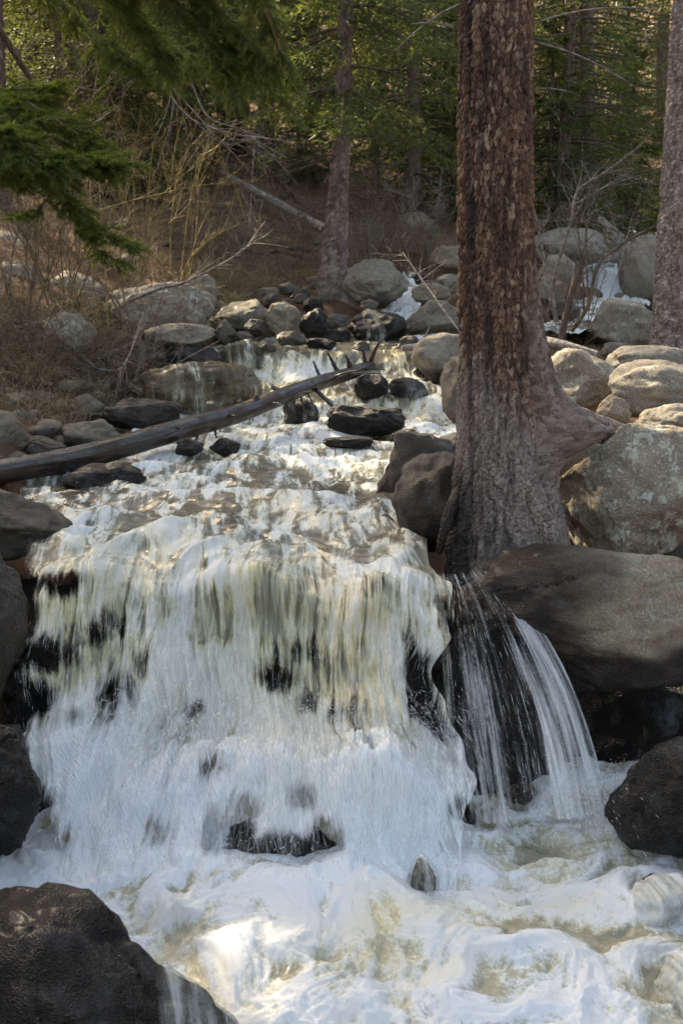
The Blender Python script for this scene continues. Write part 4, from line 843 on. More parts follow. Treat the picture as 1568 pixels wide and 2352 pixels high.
trunk_mesh('trunk', pr, M['bark'], mt, 560, 1700, (.017, .034), .006, lobes=(
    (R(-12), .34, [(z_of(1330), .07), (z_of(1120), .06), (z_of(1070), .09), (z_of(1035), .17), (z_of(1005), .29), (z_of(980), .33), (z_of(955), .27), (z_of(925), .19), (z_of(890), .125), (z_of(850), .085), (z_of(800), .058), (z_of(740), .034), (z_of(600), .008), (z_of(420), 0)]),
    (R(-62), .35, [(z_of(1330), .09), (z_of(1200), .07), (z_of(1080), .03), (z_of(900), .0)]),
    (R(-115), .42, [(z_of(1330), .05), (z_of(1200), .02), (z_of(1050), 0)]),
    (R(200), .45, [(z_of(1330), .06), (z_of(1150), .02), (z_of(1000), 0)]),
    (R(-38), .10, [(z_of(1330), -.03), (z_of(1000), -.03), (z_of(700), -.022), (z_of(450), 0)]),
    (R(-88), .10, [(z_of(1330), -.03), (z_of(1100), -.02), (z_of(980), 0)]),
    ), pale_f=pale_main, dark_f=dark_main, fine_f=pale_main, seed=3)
A = Acc()
rt = bez([P(1210, 480, TY + .06), P(1222, 640, TY + .07), P(1238, 780, TY + .06), P(1262, 880, TY + .05), P(1305, 960, TY + .06), P(1380, 988, TY + .14), P(1450, 1010, TY + .30), P(1500, 1020, TY + .5)], 60)
rrad = np.interp(np.linspace(0, 1, 60), [0, .2, .45, .62, .8, 1], [.012, .026, .045, .080, .060, .022])
def knurl(pts, rad, name, parent, mat, nth=90, n=420, fine=.004, pale=.9, dark=0.0):
    q = np.linspace(0, 1, n); pts = bez(pts, n); rad = np.interp(q, np.linspace(0, 1, len(rad)), rad)
    d = nrm(np.gradient(pts, axis=0)); ref = np.array([0, 1.0, 0]); a = nrm(np.cross(d, ref)); b = np.cross(d, a)
    th = np.arange(nth) * 2 * math.pi / nth; L = np.concatenate([[0], np.cumsum(np.linalg.norm(np.diff(pts, axis=0), axis=1))])
    c1, c2 = th[None] / 6.283 * max(3, round(6.283 * rad.mean() / .016)), L[:, None] / .03
    f1, f2, cid, oy = voronoi2(c1 + .4 * fbm(c1, c2, 0.0, 2), c2 + 0 * th, 5); e = sstep(0, .4, f2 - f1)
    rr = rad[:, None] * (1 + .12 * fbm(np.cos(th)[None] * 1.2, np.sin(th)[None] * 1.2, L[:, None] * 4, 3)) + fine * (e * (.4 + cid) - .6)
    v = pts[:, None] + rr[..., None] * (np.cos(th)[None, :, None] * a[:, None] + np.sin(th)[None, :, None] * b[:, None])
    return mesh_obj(name, v.reshape(-1, 3), grid_faces(nth, n, True), mat, parent, True, {'edge': e.ravel(), 'cell': cid.ravel(), 'pale': pale, 'dark': dark})
knurl(rt, rrad, 'root', mt, M['bark'])
knurl([P(1200, 1080, TY - .16), P(1235, 1160, TY - .22), P(1262, 1230, TY - .25), P(1290, 1290, TY - .22)], [.05, .055, .05, .04], 'root', mt, M['bark'])
knurl([P(1060, 1120, TY - .05), P(1035, 1170, TY - .12), P(1018, 1225, TY - .16), P(1008, 1270, TY - .12)], [.035, .03, .022, .016], 'root', mt, M['bark'], pale=.0, dark=.9)
# crown far above the frame
cA, cW = spruce(np.random.RandomState(4), 12.5, 1.7, .3, .5, 6, .8, .17)
cr = cA.obj('crown', M['needles_far'], mt, False, 'shade'); cr.location = (top[1], TY, 4.5)
lb = cW.obj('upper_trunk', M['sbark'], mt); lb.location = (top[1], TY, 4.5)
for (x, y, dx, dy, dz, L, r) in ((1060, 70, -1, -.5, .3, .28, .006), (1214, 150, -.6, -1, .25, .12, .004), (1056, 10, -.9, -.4, -.4, .35, .006), (1215, 95, 1, -.2, -.2, .5, .006), (1218, 205, 1, -.3, .1, .22, .004), (1210, 60, .9, -.3, .3, .6, .006)):
    p = P(x, y, TY); d = nrm(np.array([dx, dy, dz])); s = np.linspace(0, 1, 8)[:, None]
    A = Acc(); A.tube(p + d * L * s + np.array([0, 0, -.25 * L]) * s ** 2, np.linspace(r, r * .3, 8), 5); A.obj('dead_branch', M['twig_grey'], mt)
A = None

# ---- second tree, by the tan boulder
T2 = 13.7
t2 = empty('spruce_tree', (0, 0, 0), 'spruce with flared foot left of the smooth tan boulder, drooping boughs on its right', 'tree')
pr2 = [trk(*q, Y=T2) for q in ((740, 712, 838), (700, 724, 812), (665, 730, 803), (600, 735, 797), (500, 746, 797), (430, 756, 800), (300, 768, 806), (150, 774, 808), (0, 778, 812))]
pr2 += [(9.0, pr2[-1][1] + .05, T2, .09), (15, pr2[-1][1] + .1, T2, .02)]; pr2.sort()
z2 = lambda y: P(760, y, T2)[2]
trunk_mesh('trunk', pr2, M['bark2'], t2, 200, 900, (.035, .05), .009, lobes=((R(-40), .4, [(z2(740), .2), (z2(690), .12), (z2(630), .02), (z2(560), 0)]), (R(215), .5, [(z2(740), .08), (z2(680), .03), (z2(600), 0)])), seed=9,
           pale_f=lambda z, th: .6 + .3 * fbm(np.cos(th) * 2, np.sin(th) * 2, z, 2))
A = Acc(); Wd = Acc(); rs = np.random.RandomState(14); z = 4.4; az = 0.0; cx2 = pr2[3][1] + .12
while z < 14.5:
    u = (z - 4.4) / 10.6
    for b in range(6):
        az += 2.399 + rs.normal(0, .2); ca, sa = math.cos(az), math.sin(az)
        L = (2.0 * (1 - u) ** .7 + .15) * rs.uniform(.7, 1.15) * (1.0 if ca > -.1 else .62) * (.75 + .25 * min(1, u * 5))
        s = np.linspace(0, 1, 8); zb = z + rs.uniform(-.2, .2)
        pts = np.stack([cx2 + L * s * ca, T2 + L * s * sa, zb + L * (.08 * s - .62 * s ** 2 + .25 * s ** 4)], 1)
        needle_boughs(rs, A, Wd, pts, .02, int(L * 16), .5, 1.0, .10, .013, 6, .45)
    z += .33
z = 3.3
while z < 4.5:
    a = rs.uniform(0, 6.28); L = rs.uniform(.4, 1.3); s = np.linspace(0, 1, 6); pts = np.stack([cx2 + L * s * math.cos(a), T2 + L * s * math.sin(a), z + L * (.05 * s - .3 * s ** 2)], 1)
    Wd.tube(pts, np.linspace(.012, .003, 6), 3, False)
    for q in range(7):
        p = pts[1 + q % 5]; e = p + nrm(np.array([math.cos(a), math.sin(a), -.2]) + rs.normal(0, .6, 3)) * L * .35; Wd.spindles([p], [e], [.005], .2)
    z += .07
A.obj('crown', M['needles_far'], t2, False, 'shade'); Wd.obj('boughs', M['sbark'], t2)

# ---- grey trunk on the right edge
T3 = 10.2
t3 = empty('pine_tree', (0, 0, 0), 'tall grey scaly conifer trunk cut by the right edge of the view', 'tree')
pr3 = [trk(*q, Y=T3) for q in ((900, 1478, 1622), (820, 1490, 1612), (700, 1500, 1606), (600, 1507, 1606), (400, 1520, 1612), (200, 1533, 1620), (0, 1545, 1626))]
pr3 += [(9.0, pr3[-1][1] + .22, T3, .12)]; pr3.sort()
trunk_mesh('trunk', pr3, M['bark3'], t3, 300, 1500, (.022, .03), .007, seed=17, pale_f=lambda z, th: .5 + .4 * fbm(np.cos(th) * 2, np.sin(th) * 2, z * 2, 2))
cA, cW = spruce(np.random.RandomState(6), 9, 1.7, .2, .5, 6, .8, .12)
o = cA.obj('crown', M['needles_far'], t3, False, 'shade'); o.location = pr3[-1][1:3] + (8.6,)
o = cW.obj('upper_trunk', M['sbark'], t3); o.location = pr3[-1][1:3] + (8.6,)

# ---- forest behind: a few different spruces, then copies of each with its parts
variants = []
for k, (H, Lm, st, nb, q) in enumerate(((15, 2.0, 1.6, 6, .85), (18, 2.2, 3.0, 6, .8), (12, 1.8, .8, 6, .9), (16, 1.7, 4.5, 5, .85), (6.5, 1.3, .3, 6, 1.1), (3.6, .95, .15, 6, 1.3))):
    a_, w_ = spruce(np.random.RandomState(100 + k), H, Lm, st, .36 if H > 7 else .26, nb, q, .011 * H)
    variants.append((a_, w_, H))
made = {}
def forest_tree(k, x, y, rz, sc, label, group=None, cat='tree', name='spruce_tree'):
    r_ = empty(name, (0, 0, 0), label, cat, group); put(r_, x, y, rz, sc)
    if k not in made:
        a_, w_, H = variants[k]; made[k] = (w_.obj('trunk', M['sbark'], r_), a_.obj('crown', M['needles_far'], r_, False, 'shade'))
    else:
        for q in made[k]:
            c = q.copy(); COL.objects.link(c); c.parent = r_
    return r_
def at_px(x, Y): return (x - 784) / FPX * Y * 1.0
special = [
 (2, 1268, 18.5, 'dark spruce standing close behind the big trunk on its right', .85), (0, 1335, 20.5, 'spruce whose drooping boughs hang over the far creek', .95),
 (0, 470, 20.5, 'spruce on the slope above the fallen pale log', 1.0), (0, 230, 17.5, 'dense spruce on the slope above the speckled boulder', .9),
 (2, 940, 19.0, 'dense spruce filling the gap left of the big trunk', 1.0), (4, 1010, 24, 'young spruce beyond the willow brush left of the big trunk', 1.1),
 (0, 620, 25.5, 'spruce behind the dead stump on the hillside', 1.1), (3, 20, 15.0, 'spruce at the left edge behind the sunlit flat boulder', .85),
 (5, 1245, 18.6, 'small spruce beside the wide smooth boulder', 1.0), (4, 1395, 27, 'young spruce above the head of the far waterfall', 1.0),
 (1, 1485, 31, 'slim dark spruce on the far bank left of the grey trunk', .95), (2, 330, 26, 'mid height spruce uphill of the bare willows', 1.1),
 (2, 120, 18.5, 'bushy spruce at the upper left behind the sunlit fir boughs', .9), (4, 400, 19.0, 'young spruce at the top of the willow slope', 1.0), (0, 560, 29, 'tall spruce uphill behind the stump', 1.2),
 (4, 860, 22.0, 'young spruce right of the second trunk', 1.0), (5, 1030, 19.5, 'little spruce low behind the willow thicket', 1.0),
]
for i, (k, x, Y, lab, sc) in enumerate(special): forest_tree(k, at_px(x, Y), Y, i * 1.7, sc, lab)
rs = np.random.RandomState(44); pl = [(at_px(x, Y), Y) for k, x, Y, l, s_ in special] + [(-.05, T2), (3.0, T3)]
cnt = 0
while cnt < 62:
    y = rs.uniform(20, 62); x = rs.uniform(-1, 1) * (y * .42 + 5)
    if abs(x - np.interp(y, CREEK[:, 0], CREEK[:, 1])) < 1.3 and y < 29: continue
    if min(math.hypot(x - a, y - b) for a, b in pl) < 1.7 + y * .012: continue
    pl.append((x, y)); k = rs.choice([0, 1, 2, 3, 0, 2, 4])
    forest_tree(k, x, y, rs.uniform(0, 6.28), rs.uniform(.8, 1.2), 'one of the many dark spruces crowding the forest on the far hillside', 'spruces of the far forest'); cnt += 1
# spruces on the left slope, most of them beyond the edge of the view, that shade the stream
for i, (k, x, y, rz, sc) in enumerate(SHADE):
    forest_tree(k, x, y, rz, sc, 'one of the tall spruces placed on the left bank to shade the stream', 'spruces placed to shade the stream')
for k, x, Y, lab, sc in ((4, 180, 16.5, 'small bushy spruce on the upper left slope near the fir boughs', .8), (5, 300, 17.8, 'knee high spruce among the upper willows', 1.0), (4, 520, 22.5, 'small spruce left of the dead stump', .9), (4, 260, 22.0, 'slender young spruce high on the left slope', 1.0), (5, 690, 21.0, 'little spruce right of the dead stump', .9), (4, 30, 20.0, 'young spruce at the upper left corner', 1.1), (2, 430, 24.0, 'broad spruce behind the upper end of the slim pale log', 1.0), (5, 1420, 24.0, 'little spruce by the head of the far waterfall', 1.1), (2, 1400, 33.0, 'broad spruce on the far bank above the waterfall', 1.0)):
    forest_tree(k, at_px(x, Y), Y, Y * 3.1, sc, lab)
# unseen spruces added around the viewpoint to cut the low sky light
for i, (k, x, y) in enumerate(((0, -4.5, -1.5), (2, -7.5, 1.5), (1, -3.2, -5.5), (0, 1.2, -6.0), (2, 4.2, -3.2), (1, 5.6, 1.2), (0, 8.0, 5.0), (3, 9.5, 9.5), (1, -6.5, 4.6), (2, 8.5, -4.0), (0, -1.5, -9.0), (1, 7.2, 8.0))):
    forest_tree(k, x, y, i * 1.3, 1.0, 'one of the unseen tall spruces added around the viewpoint to cut the low sky light', 'unseen spruces added around the viewpoint')
# pale aspens
rs = np.random.RandomState(8)
for i, (x, Y, r) in enumerate(((1240, 27, .05), (1262, 25, .04), (1300, 29, .06), (1325, 26, .035), (1368, 30, .06), (1380, 28, .05), (1412, 33, .05), (1438, 31, .035), (1455, 35, .06), (980, 28, .04), (1005, 31, .05), (905, 27, .035))):
    wx_ = at_px(x, Y); z0 = float(ground_z(np.array([wx_]), np.array([Y]))[0]); H = rs.uniform(5, 8); s = np.linspace(0, 1, 16)
    tr = empty('aspen_tree', (wx_, Y, z0 - .1), 'one of the thin pale bare aspens in the far thicket', 'tree', 'pale aspens of the far thicket')
    A = Acc(); p = np.stack([.12 * H * rs.normal(0, .5) * s ** 1.5 + .05 * np.sin(s * 7 + i), 0 * s, H * s], 1); A.tube(p, r * (1 - .8 * s), 6); A.obj('trunk', M['pale'], tr)
    A = Acc()
    for b in range(34):
        j = rs.randint(3, 15); q = p[j]; d = nrm(np.array([rs.normal(), rs.normal(), rs.uniform(.2, 1.2)])); L = rs.uniform(.3, 1.0); m = q + d * L * .5; e = m + nrm(d + rs.normal(0, .4, 3)) * L * .5
        A.spindles([q, m], [m + d * .03, e], [.008, .005], .2)
        for c in range(3):
            e2 = m + nrm(d + rs.normal(0, .7, 3)) * L * .45; A.spindles([m], [e2], [.004], .2)
    A.obj('crown', M['twig_grey'], tr)

# ------------------------------------------------------------------ logs and dead wood
def log(name, label, pts, rad, mat, n=300, nth=48, knot=.06, snags=(), bend=True, snag_mat=None, cat='log'):
    q = np.linspace(0, 1, n); c = bez(pts, n); r = np.interp(q, np.linspace(0, 1, len(rad)), rad)
    d = nrm(np.gradient(c, axis=0)); a = nrm(np.cross(d, [0, 0, 1.0])); b = np.cross(a, d); th = np.arange(nth + 1) * 2 * math.pi / nth
    L = np.concatenate([[0], np.cumsum(np.linalg.norm(np.diff(c, axis=0), axis=1))])[:, None]
    rr = r[:, None] * (1 + knot * fbm(np.cos(th)[None] * 1.5 + .7, np.sin(th)[None] * 1.5, L * 1.5, 4) + .03 * fbm(np.cos(th)[None] * 5, np.sin(th)[None] * 5, L * 1.2, 3))
    v = c[:, None] + rr[..., None] * (np.cos(th)[None, :, None] * a[:, None] + np.sin(th)[None, :, None] * b[:, None])
    uv = np.stack([np.broadcast_to(th[None] * r.mean(), rr.shape), np.broadcast_to(L, rr.shape)], -1).reshape(-1, 2)
    root = empty(name, c[n // 2] * 0, label, cat); vv = v.reshape(-1, 3); N1 = nth + 1
    caps = np.vstack([np.stack([(n - 1) * N1 + np.arange(nth), (n - 1) * N1 + np.arange(nth) + 1, np.full(nth, len(vv))], 1), np.stack([np.arange(nth) + 1, np.arange(nth), np.full(nth, len(vv) + 1)], 1)])
    mesh_obj('trunk', np.vstack([vv, c[-1], c[0]]), [grid_faces(N1, n), caps], mat, root, True, None, np.vstack([uv, uv[-1:], uv[:1]]))
    for (t, dx, dy, dz, ln_, r0) in snags:
        A = Acc(); i = int(t * (n - 1)); dv = nrm(np.array([dx, dy, dz], float)); s = np.linspace(0, 1, 9)[:, None]
        p = c[i] + dv * (r[i] * .6 + ln_ * s) + np.array([0.3, 0, -.6]) * ln_ * .25 * s ** 2
        A.tube(p, r0 * (1 - .65 * s[:, 0]) * (1 + .15 * np.sin(s[:, 0] * 23)), 7); A.obj('snag', snag_mat or mat, root)
    return root
lg = [P(-230, 1128, 6.35), P(0, 1085, 6.75), P(200, 1047, 7.25), P(420, 986, 7.85), P(560, 945, 8.35), P(700, 890, 9.0), P(790, 862, 9.55), P(852, 838, 9.95)]
log('fallen_log', 'long dark wet log lying slantwise across the stream, stubby with broken branches', lg, [.074, .073, .076, .073, .066, .06, .054, .044], M['log'], 500, 60, .10, (
    (.985, .3, -.2, 1, .26, .022), (.96, -.2, -.2, 1, .16, .02), (.90, -.5, -.3, 1, .17, .02), (.88, -.1, -.3, 1, .13, .022), (.84, -.5, -.2, 1, .24, .022), (.80, .8, -.5, .45, .26, .017), (.77, -.4, .2, .9, .18, .016),
    (.735, .85, -.5, -.75, .48, .02), (.66, -.8, .3, .7, .10, .03), (.60, .1, -.3, 1, .07, .028), (.575, -.5, -.2, 1, .06, .03), (.70, .2, -.8, -.9, .18, .012), (.715, .5, -.8, -.8, .15, .01), (.69, -.1, -.7, -1, .13, .01), (.62, .7, -.6, .1, .16, .012),
    (.53, .5, -.8, .25, .10, .013), (.42, .2, -.9, .45, .06, .02), (.33, .1, -.9, .4, .05, .02), (.25, 0, -.9, .5, .05, .018), (.50, .1, -.9, -.6, .12, .016), (.47, -.3, -.8, -.7, .12, .014), (.86, .9, -.4, .2, .28, .014), (.93, .9, -.2, .1, .18, .012)))
log('fallen_log', 'slim pale dead trunk lying down the left hillside towards the second trunk', [P(350, 308, 22), P(450, 365, 20.4), P(560, 425, 18.6), P(660, 480, 17), P(748, 528, 15.4)], [.03, .045, .055, .062, .066], M['greywood'], 200, 24, .12,
    ((.55, .2, -.5, -.8, .5, .02), (.62, -.3, -.5, -.8, .5, .02), (.7, .3, -.5, -.8, .45, .02), (.4, .2, -.4, .9, .4, .015), (.8, .2, -.5, -.8, .4, .02), (.3, -.5, -.3, .8, .4, .015)))
log('fallen_log', 'mottled grey log sloping down to the far creek', [P(1310, 470, 22.5), P(1380, 525, 21.6), P(1420, 560, 20.6)], [.16, .17, .16], M['greywood'], 120, 24, .12, ((.4, .3, -.3, 1, .3, .03),))
log('fallen_log', 'straight grey log bridging the far creek above its waterfall', [P(1300, 588, 18.6), P(1380, 592, 18.5), P(1440, 590, 18.4)], [.07, .08, .075], M['greywood'], 120, 20, .08, ((.35, .4, -.2, 1, .4, .05),))
log('fallen_log', 'short bleached log behind the low pale boulder', [P(1235, 778, 9.8), P(1300, 795, 9.6), P(1370, 815, 9.5)], [.035, .04, .03], M['greywood'], 80, 16, .15)
log('fallen_log', 'bleached stick lodged at the right end of the upper step', [P(925, 800, 10.7), P(985, 792, 10.9), P(1050, 778, 11.2)], [.03, .035, .02], M['greywood'], 80, 14, .15, ((.4, .2, -.3, 1, .2, .01),))
def stump():
    r_ = empty('tree_stump', (0, 0, 0), 'grey dead stump with flared roots on the hillside', 'stump')
    b = P(606, 392, 21.5); t = P(604, 288, 21.5)
    trunk_mesh('trunk', [(b[2] - .2, b[0], 21.5, .2), (b[2], b[0], 21.5, .13), (b[2] + .3, b[0], 21.5, .10), (t[2], t[0], 21.5, .085)], M['greywood'], r_, 40, 60, (.05, .2), .012)
    for a in (R(-20), R(-80), R(200), R(250)): 
        A = Acc(); s = np.linspace(0, 1, 8); A.tube(np.stack([b[0] + .55 * s * math.cos(a), 21.5 + .55 * s * math.sin(a), b[2] + .14 - .3 * s ** .6], 1), .07 * (1 - .8 * s), 7); A.obj('root', M['greywood'], r_)
stump()

# ------------------------------------------------------------------ bare shrubs and saplings
def bare_shrub(rs, H, stems, spread, thick=.012, levels=3, lean=(0, 0)):
    A = Acc()
    def grow(p, d, L, r, lv):
        n = 6; s = np.linspace(0, 1, n)[:, None]; k = rs.normal(0, .22, 3); k[2] += .10
        pts = p + d * L * s + k * L * s ** 2; rd = np.linspace(r, r * .45, n); A.tube(pts, rd, 4 if r > .006 else 3, False)
        if lv == 0: return
        m = rs.randint(3, 6) if lv > 1 else rs.randint(3, 7)
        for q in range(m):
            t = rs.uniform(.25, 1.0); i = min(int(t * (n - 1)), n - 2); f = t * (n - 1) - i; b = pts[i] * (1 - f) + pts[i + 1] * f
            nd = nrm(d * .8 + rs.normal(0, .5, 3) + np.array([0, 0, .15])); grow(b, nd, L * rs.uniform(.3, .62), max(r * .5, .0016), lv - 1)
    for j in range(stems):
        a = rs.uniform(0, 6.28); o = np.array([math.cos(a), math.sin(a), 0]) * rs.uniform(0, .16) * spread
        d = nrm(np.array([math.cos(a) * spread * rs.uniform(.1, 1) + lean[0], math.sin(a) * spread * rs.uniform(.1, 1) + lean[1], 1.0]))
        grow(o, d, H * rs.uniform(.5, 1.0), thick * rs.uniform(.6, 1.1), levels)
    return A
def shrub(x, Y, H, stems, spread, label, mat='twig', seed=0, thick=.011, lean=(0, 0), name='willow_shrub', group=None, wx=None, zb=None):
    wx = at_px(x, Y) if wx is None else wx
    z = float(ground_z(np.array([wx]), np.array([Y]))[0]) if zb is None else zb
    A = bare_shrub(np.random.RandomState(seed), H, stems, spread, thick, 3, lean); o = A.obj(name, M[mat]); o.location = (wx, Y, z - .04)
    return tag(o, label, 'shrub' if 'shrub' in name else 'sapling', group)
shrub(330, 10.6, 1.3, 5, .8, 'bare willow in front of the big speckled boulder, arching over its left side', 'twig', 1)
shrub(250, 10.4, 1.5, 6, .8, 'bare willow just left of the big speckled boulder', 'twig_gold', 2)
shrub(150, 10.8, 1.7, 9, .7, 'bare brown willow between the mottled boulder and the left edge', 'twig', 3)
shrub(60, 10.2, 1.6, 9, .7, 'bare brown willow rising behind the left shore stones', 'twig', 4)
shrub(-20, 9.8, 1.6, 8, .7, 'bare willow cut by the left edge of the view', 'twig_grey', 5)
shrub(310, 12.6, 1.9, 7, .6, 'tall yellow twigged willow uphill of the big speckled boulder', 'twig_gold', 6)
shrub(420, 13.2, 1.6, 6, .6, 'yellow twigged willow right of the big speckled boulder', 'twig_gold', 7)
shrub(190, 13.0, 1.9, 6, .6, 'tall bare willow under the tip of the fir bough', 'twig', 8)
shrub(90, 13.4, 2.0, 6, .6, 'tall bare willow beside the sunlit flat boulder', 'twig', 9)
shrub(500, 14.5, 1.2, 7, .8, 'low arching twigs on the slope left of the second trunk', 'twig', 10)
shrub(300, 16.5, 1.6, 5, .6, 'pale willow on the upper left slope', 'twig_gold', 11)
shrub(400, 18.5, 1.5, 5, .6, 'willow beside the upper end of the slim pale log', 'twig_gold', 12)
shrub(150, 17.5, 1.8, 6, .6, 'dense brown willow on the upper left slope', 'twig', 13)
shrub(240, 9.9, .8, 14, 1.6, 'tangle of dead stems hanging over the left bank', 'twig_grey', 14, .006)
shrub(120, 9.5, .7, 16, 1.8, 'matted dead stems below the lichen mottled boulder', 'twig', 15, .005)
shrub(850, 15.2, 1.1, 9, .8, 'bare willow thicket right above the smooth tan boulder', 'twig_grey', 16, .009)
shrub(900, 15.8, 1.15, 10, .7, 'grey willow thicket behind the smooth tan boulder', 'twig', 17, .009)
shrub(970, 16.6, 1.2, 10, .7, 'bare willow thicket against the left side of the big trunk', 'twig_grey', 18, .009)
shrub(1020, 15.6, 1.1, 7, .8, 'bare willow in front of the pale boulder left of the big trunk', 'twig', 19, .008)
shrub(840, 18.5, 1.1, 8, .7, 'willow brush up the slope right of the second trunk', 'twig', 20, .009)
shrub(690, 15.4, 1.0, 12, 1.0, 'low dry brush left of the second trunk', 'twig', 21, .006)
shrub(640, 19.5, 1.1, 10, 1.0, 'low dry brush under the dead stump', 'twig', 22, .007)
shrub(1260, 24.5, 2.0, 12, .6, 'pale bare brush on the far side of the creek behind the big trunk', 'twig_grey', 23, .012)
shrub(1330, 26, 2.2, 12, .6, 'pale bare brush under the aspens', 'twig', 24, .012)
shrub(1440, 28, 1.6, 10, .8, 'bare brush on the far dirt bank', 'twig_grey', 25, .012)
shrub(1270, 12.4, .8, 10, 1.2, 'dry tuft of twigs at the foot of the leaning sapling', 'twig', 26, .005)
shrub(1330, 13.4, 1.4, 6, .8, 'loose bare twigs beside the leaning sapling', 'twig_grey', 27, .008)

def sapling(label, stems, mat, seed, twigs=26, name='sapling'):
    rs = np.random.RandomState(seed); r_ = empty(name, (0, 0, 0), label, 'sapling'); A = Acc()
    for pts, r0, r1 in stems:
        p = bez(pts, 26); A.tube(p, np.linspace(r0, r1, 26), 7)
        B_ = Acc()
        for k in range(twigs):
            i = rs.randint(8, 25); d = nrm((p[i] - p[i - 1]) / np.linalg.norm(p[i] - p[i - 1]) * .8 + rs.normal(0, .55, 3)); L = rs.uniform(.1, .45); s = np.linspace(0, 1, 5)[:, None]
            q = p[i] + d * L * s + rs.normal(0, .15, 3) * L * s ** 2; B_.tube(q, np.linspace(.0035, .0014, 5), 3, False)
            for m in range(3):
                e = q[1 + m] + nrm(d + rs.normal(0, .6, 3)) * L * .4; B_.spindles([q[1 + m]], [e], [.0018], .2)
        B_.obj('twigs', M['twig_grey'], r_)
    A.obj('stem', M[mat], r_)
    return r_
Y = 10.6
sapling('thick leaning sapling stem right of the big trunk', [([P(1282, 800, Y), P(1300, 720, Y), P(1318, 650, Y), P(1326, 610, Y)], .035, .026)], 'sbark', 31, 3)
sapling('bare sapling with pale curved stem forking to the upper right', [([P(1262, 720, Y + .2), P(1276, 620, Y), P(1310, 510, Y - .1), P(1325, 440, Y - .1), P(1390, 395, Y - .2), P(1450, 350, Y - .3)], .020, .007), ([P(1318, 470, Y), P(1370, 440, Y), P(1430, 405, Y)], .008, .004)], 'twig_grey', 32)
sapling('bare twin stemmed sapling against the right flank of the big trunk', [([P(1275, 740, Y), P(1262, 640, Y), P(1240, 590, Y), P(1215, 540, Y)], .02, .012), ([P(1270, 700, Y), P(1250, 600, Y), P(1232, 510, Y), P(1222, 470, Y)], .014, .008)], 'twig_grey', 33, 14)
sapling('dark branching sapling in front of the lichen spotted boulder', [([P(1312, 760, Y + .4), P(1350, 700, Y + .3), P(1372, 610, Y + .2), P(1430, 560, Y), P(1500, 520, Y - .1)], .022, .008), ([P(1340, 720, Y + .4), P(1335, 600, Y + .3), P(1320, 480, Y + .2)], .010, .004), ([P(1350, 690, Y + .3), P(1345, 560, Y + .2), P(1352, 430, Y)], .009, .004)], 'twig', 34)
sapling('thin pale sapling leaning out from behind the big trunk over the creek stones', [([P(1065, 775, 9.5), P(1010, 700, 9.8), P(960, 630, 10.2), P(925, 580, 10.5)], .010, .004)], 'twig_grey', 35, 22)
sapling('dead bent sapling bowing across the upper left slope', [([P(-5, 60, 9.5), P(70, 180, 10), P(130, 280, 10.5), P(200, 330, 11), P(300, 420, 11.5)], .030, .008)], 'sbark', 36, 16)
sapling('crooked grey stem drooping over the left shore', [([P(300, 690, 10.2), P(370, 662, 10), P(420, 650, 9.9), P(520, 600, 9.8), P(600, 545, 9.7)], .018, .003), ([P(330, 720, 10.2), P(300, 810, 9.8), P(270, 850, 9.6), P(215, 845, 9.5)], .010, .003)], 'twig_grey', 37, 30)
sapling('bare hooked twigs dangling below the dark conifer bough', [([P(545, 70, 6.6), P(400, 190, 6.8), P(420, 255, 6.8), P(480, 290, 6.8), P(545, 275, 6.8)], .008, .002), ([P(440, 190, 6.8), P(480, 270, 6.8), P(560, 300, 6.8), P(600, 340, 6.8)], .006, .002), ([P(370, 170, 6.9), P(440, 250, 6.9), P(520, 330, 6.9), P(580, 310, 6.9)], .005, .002)], 'twig_grey', 38, 8, 'hanging_branch')

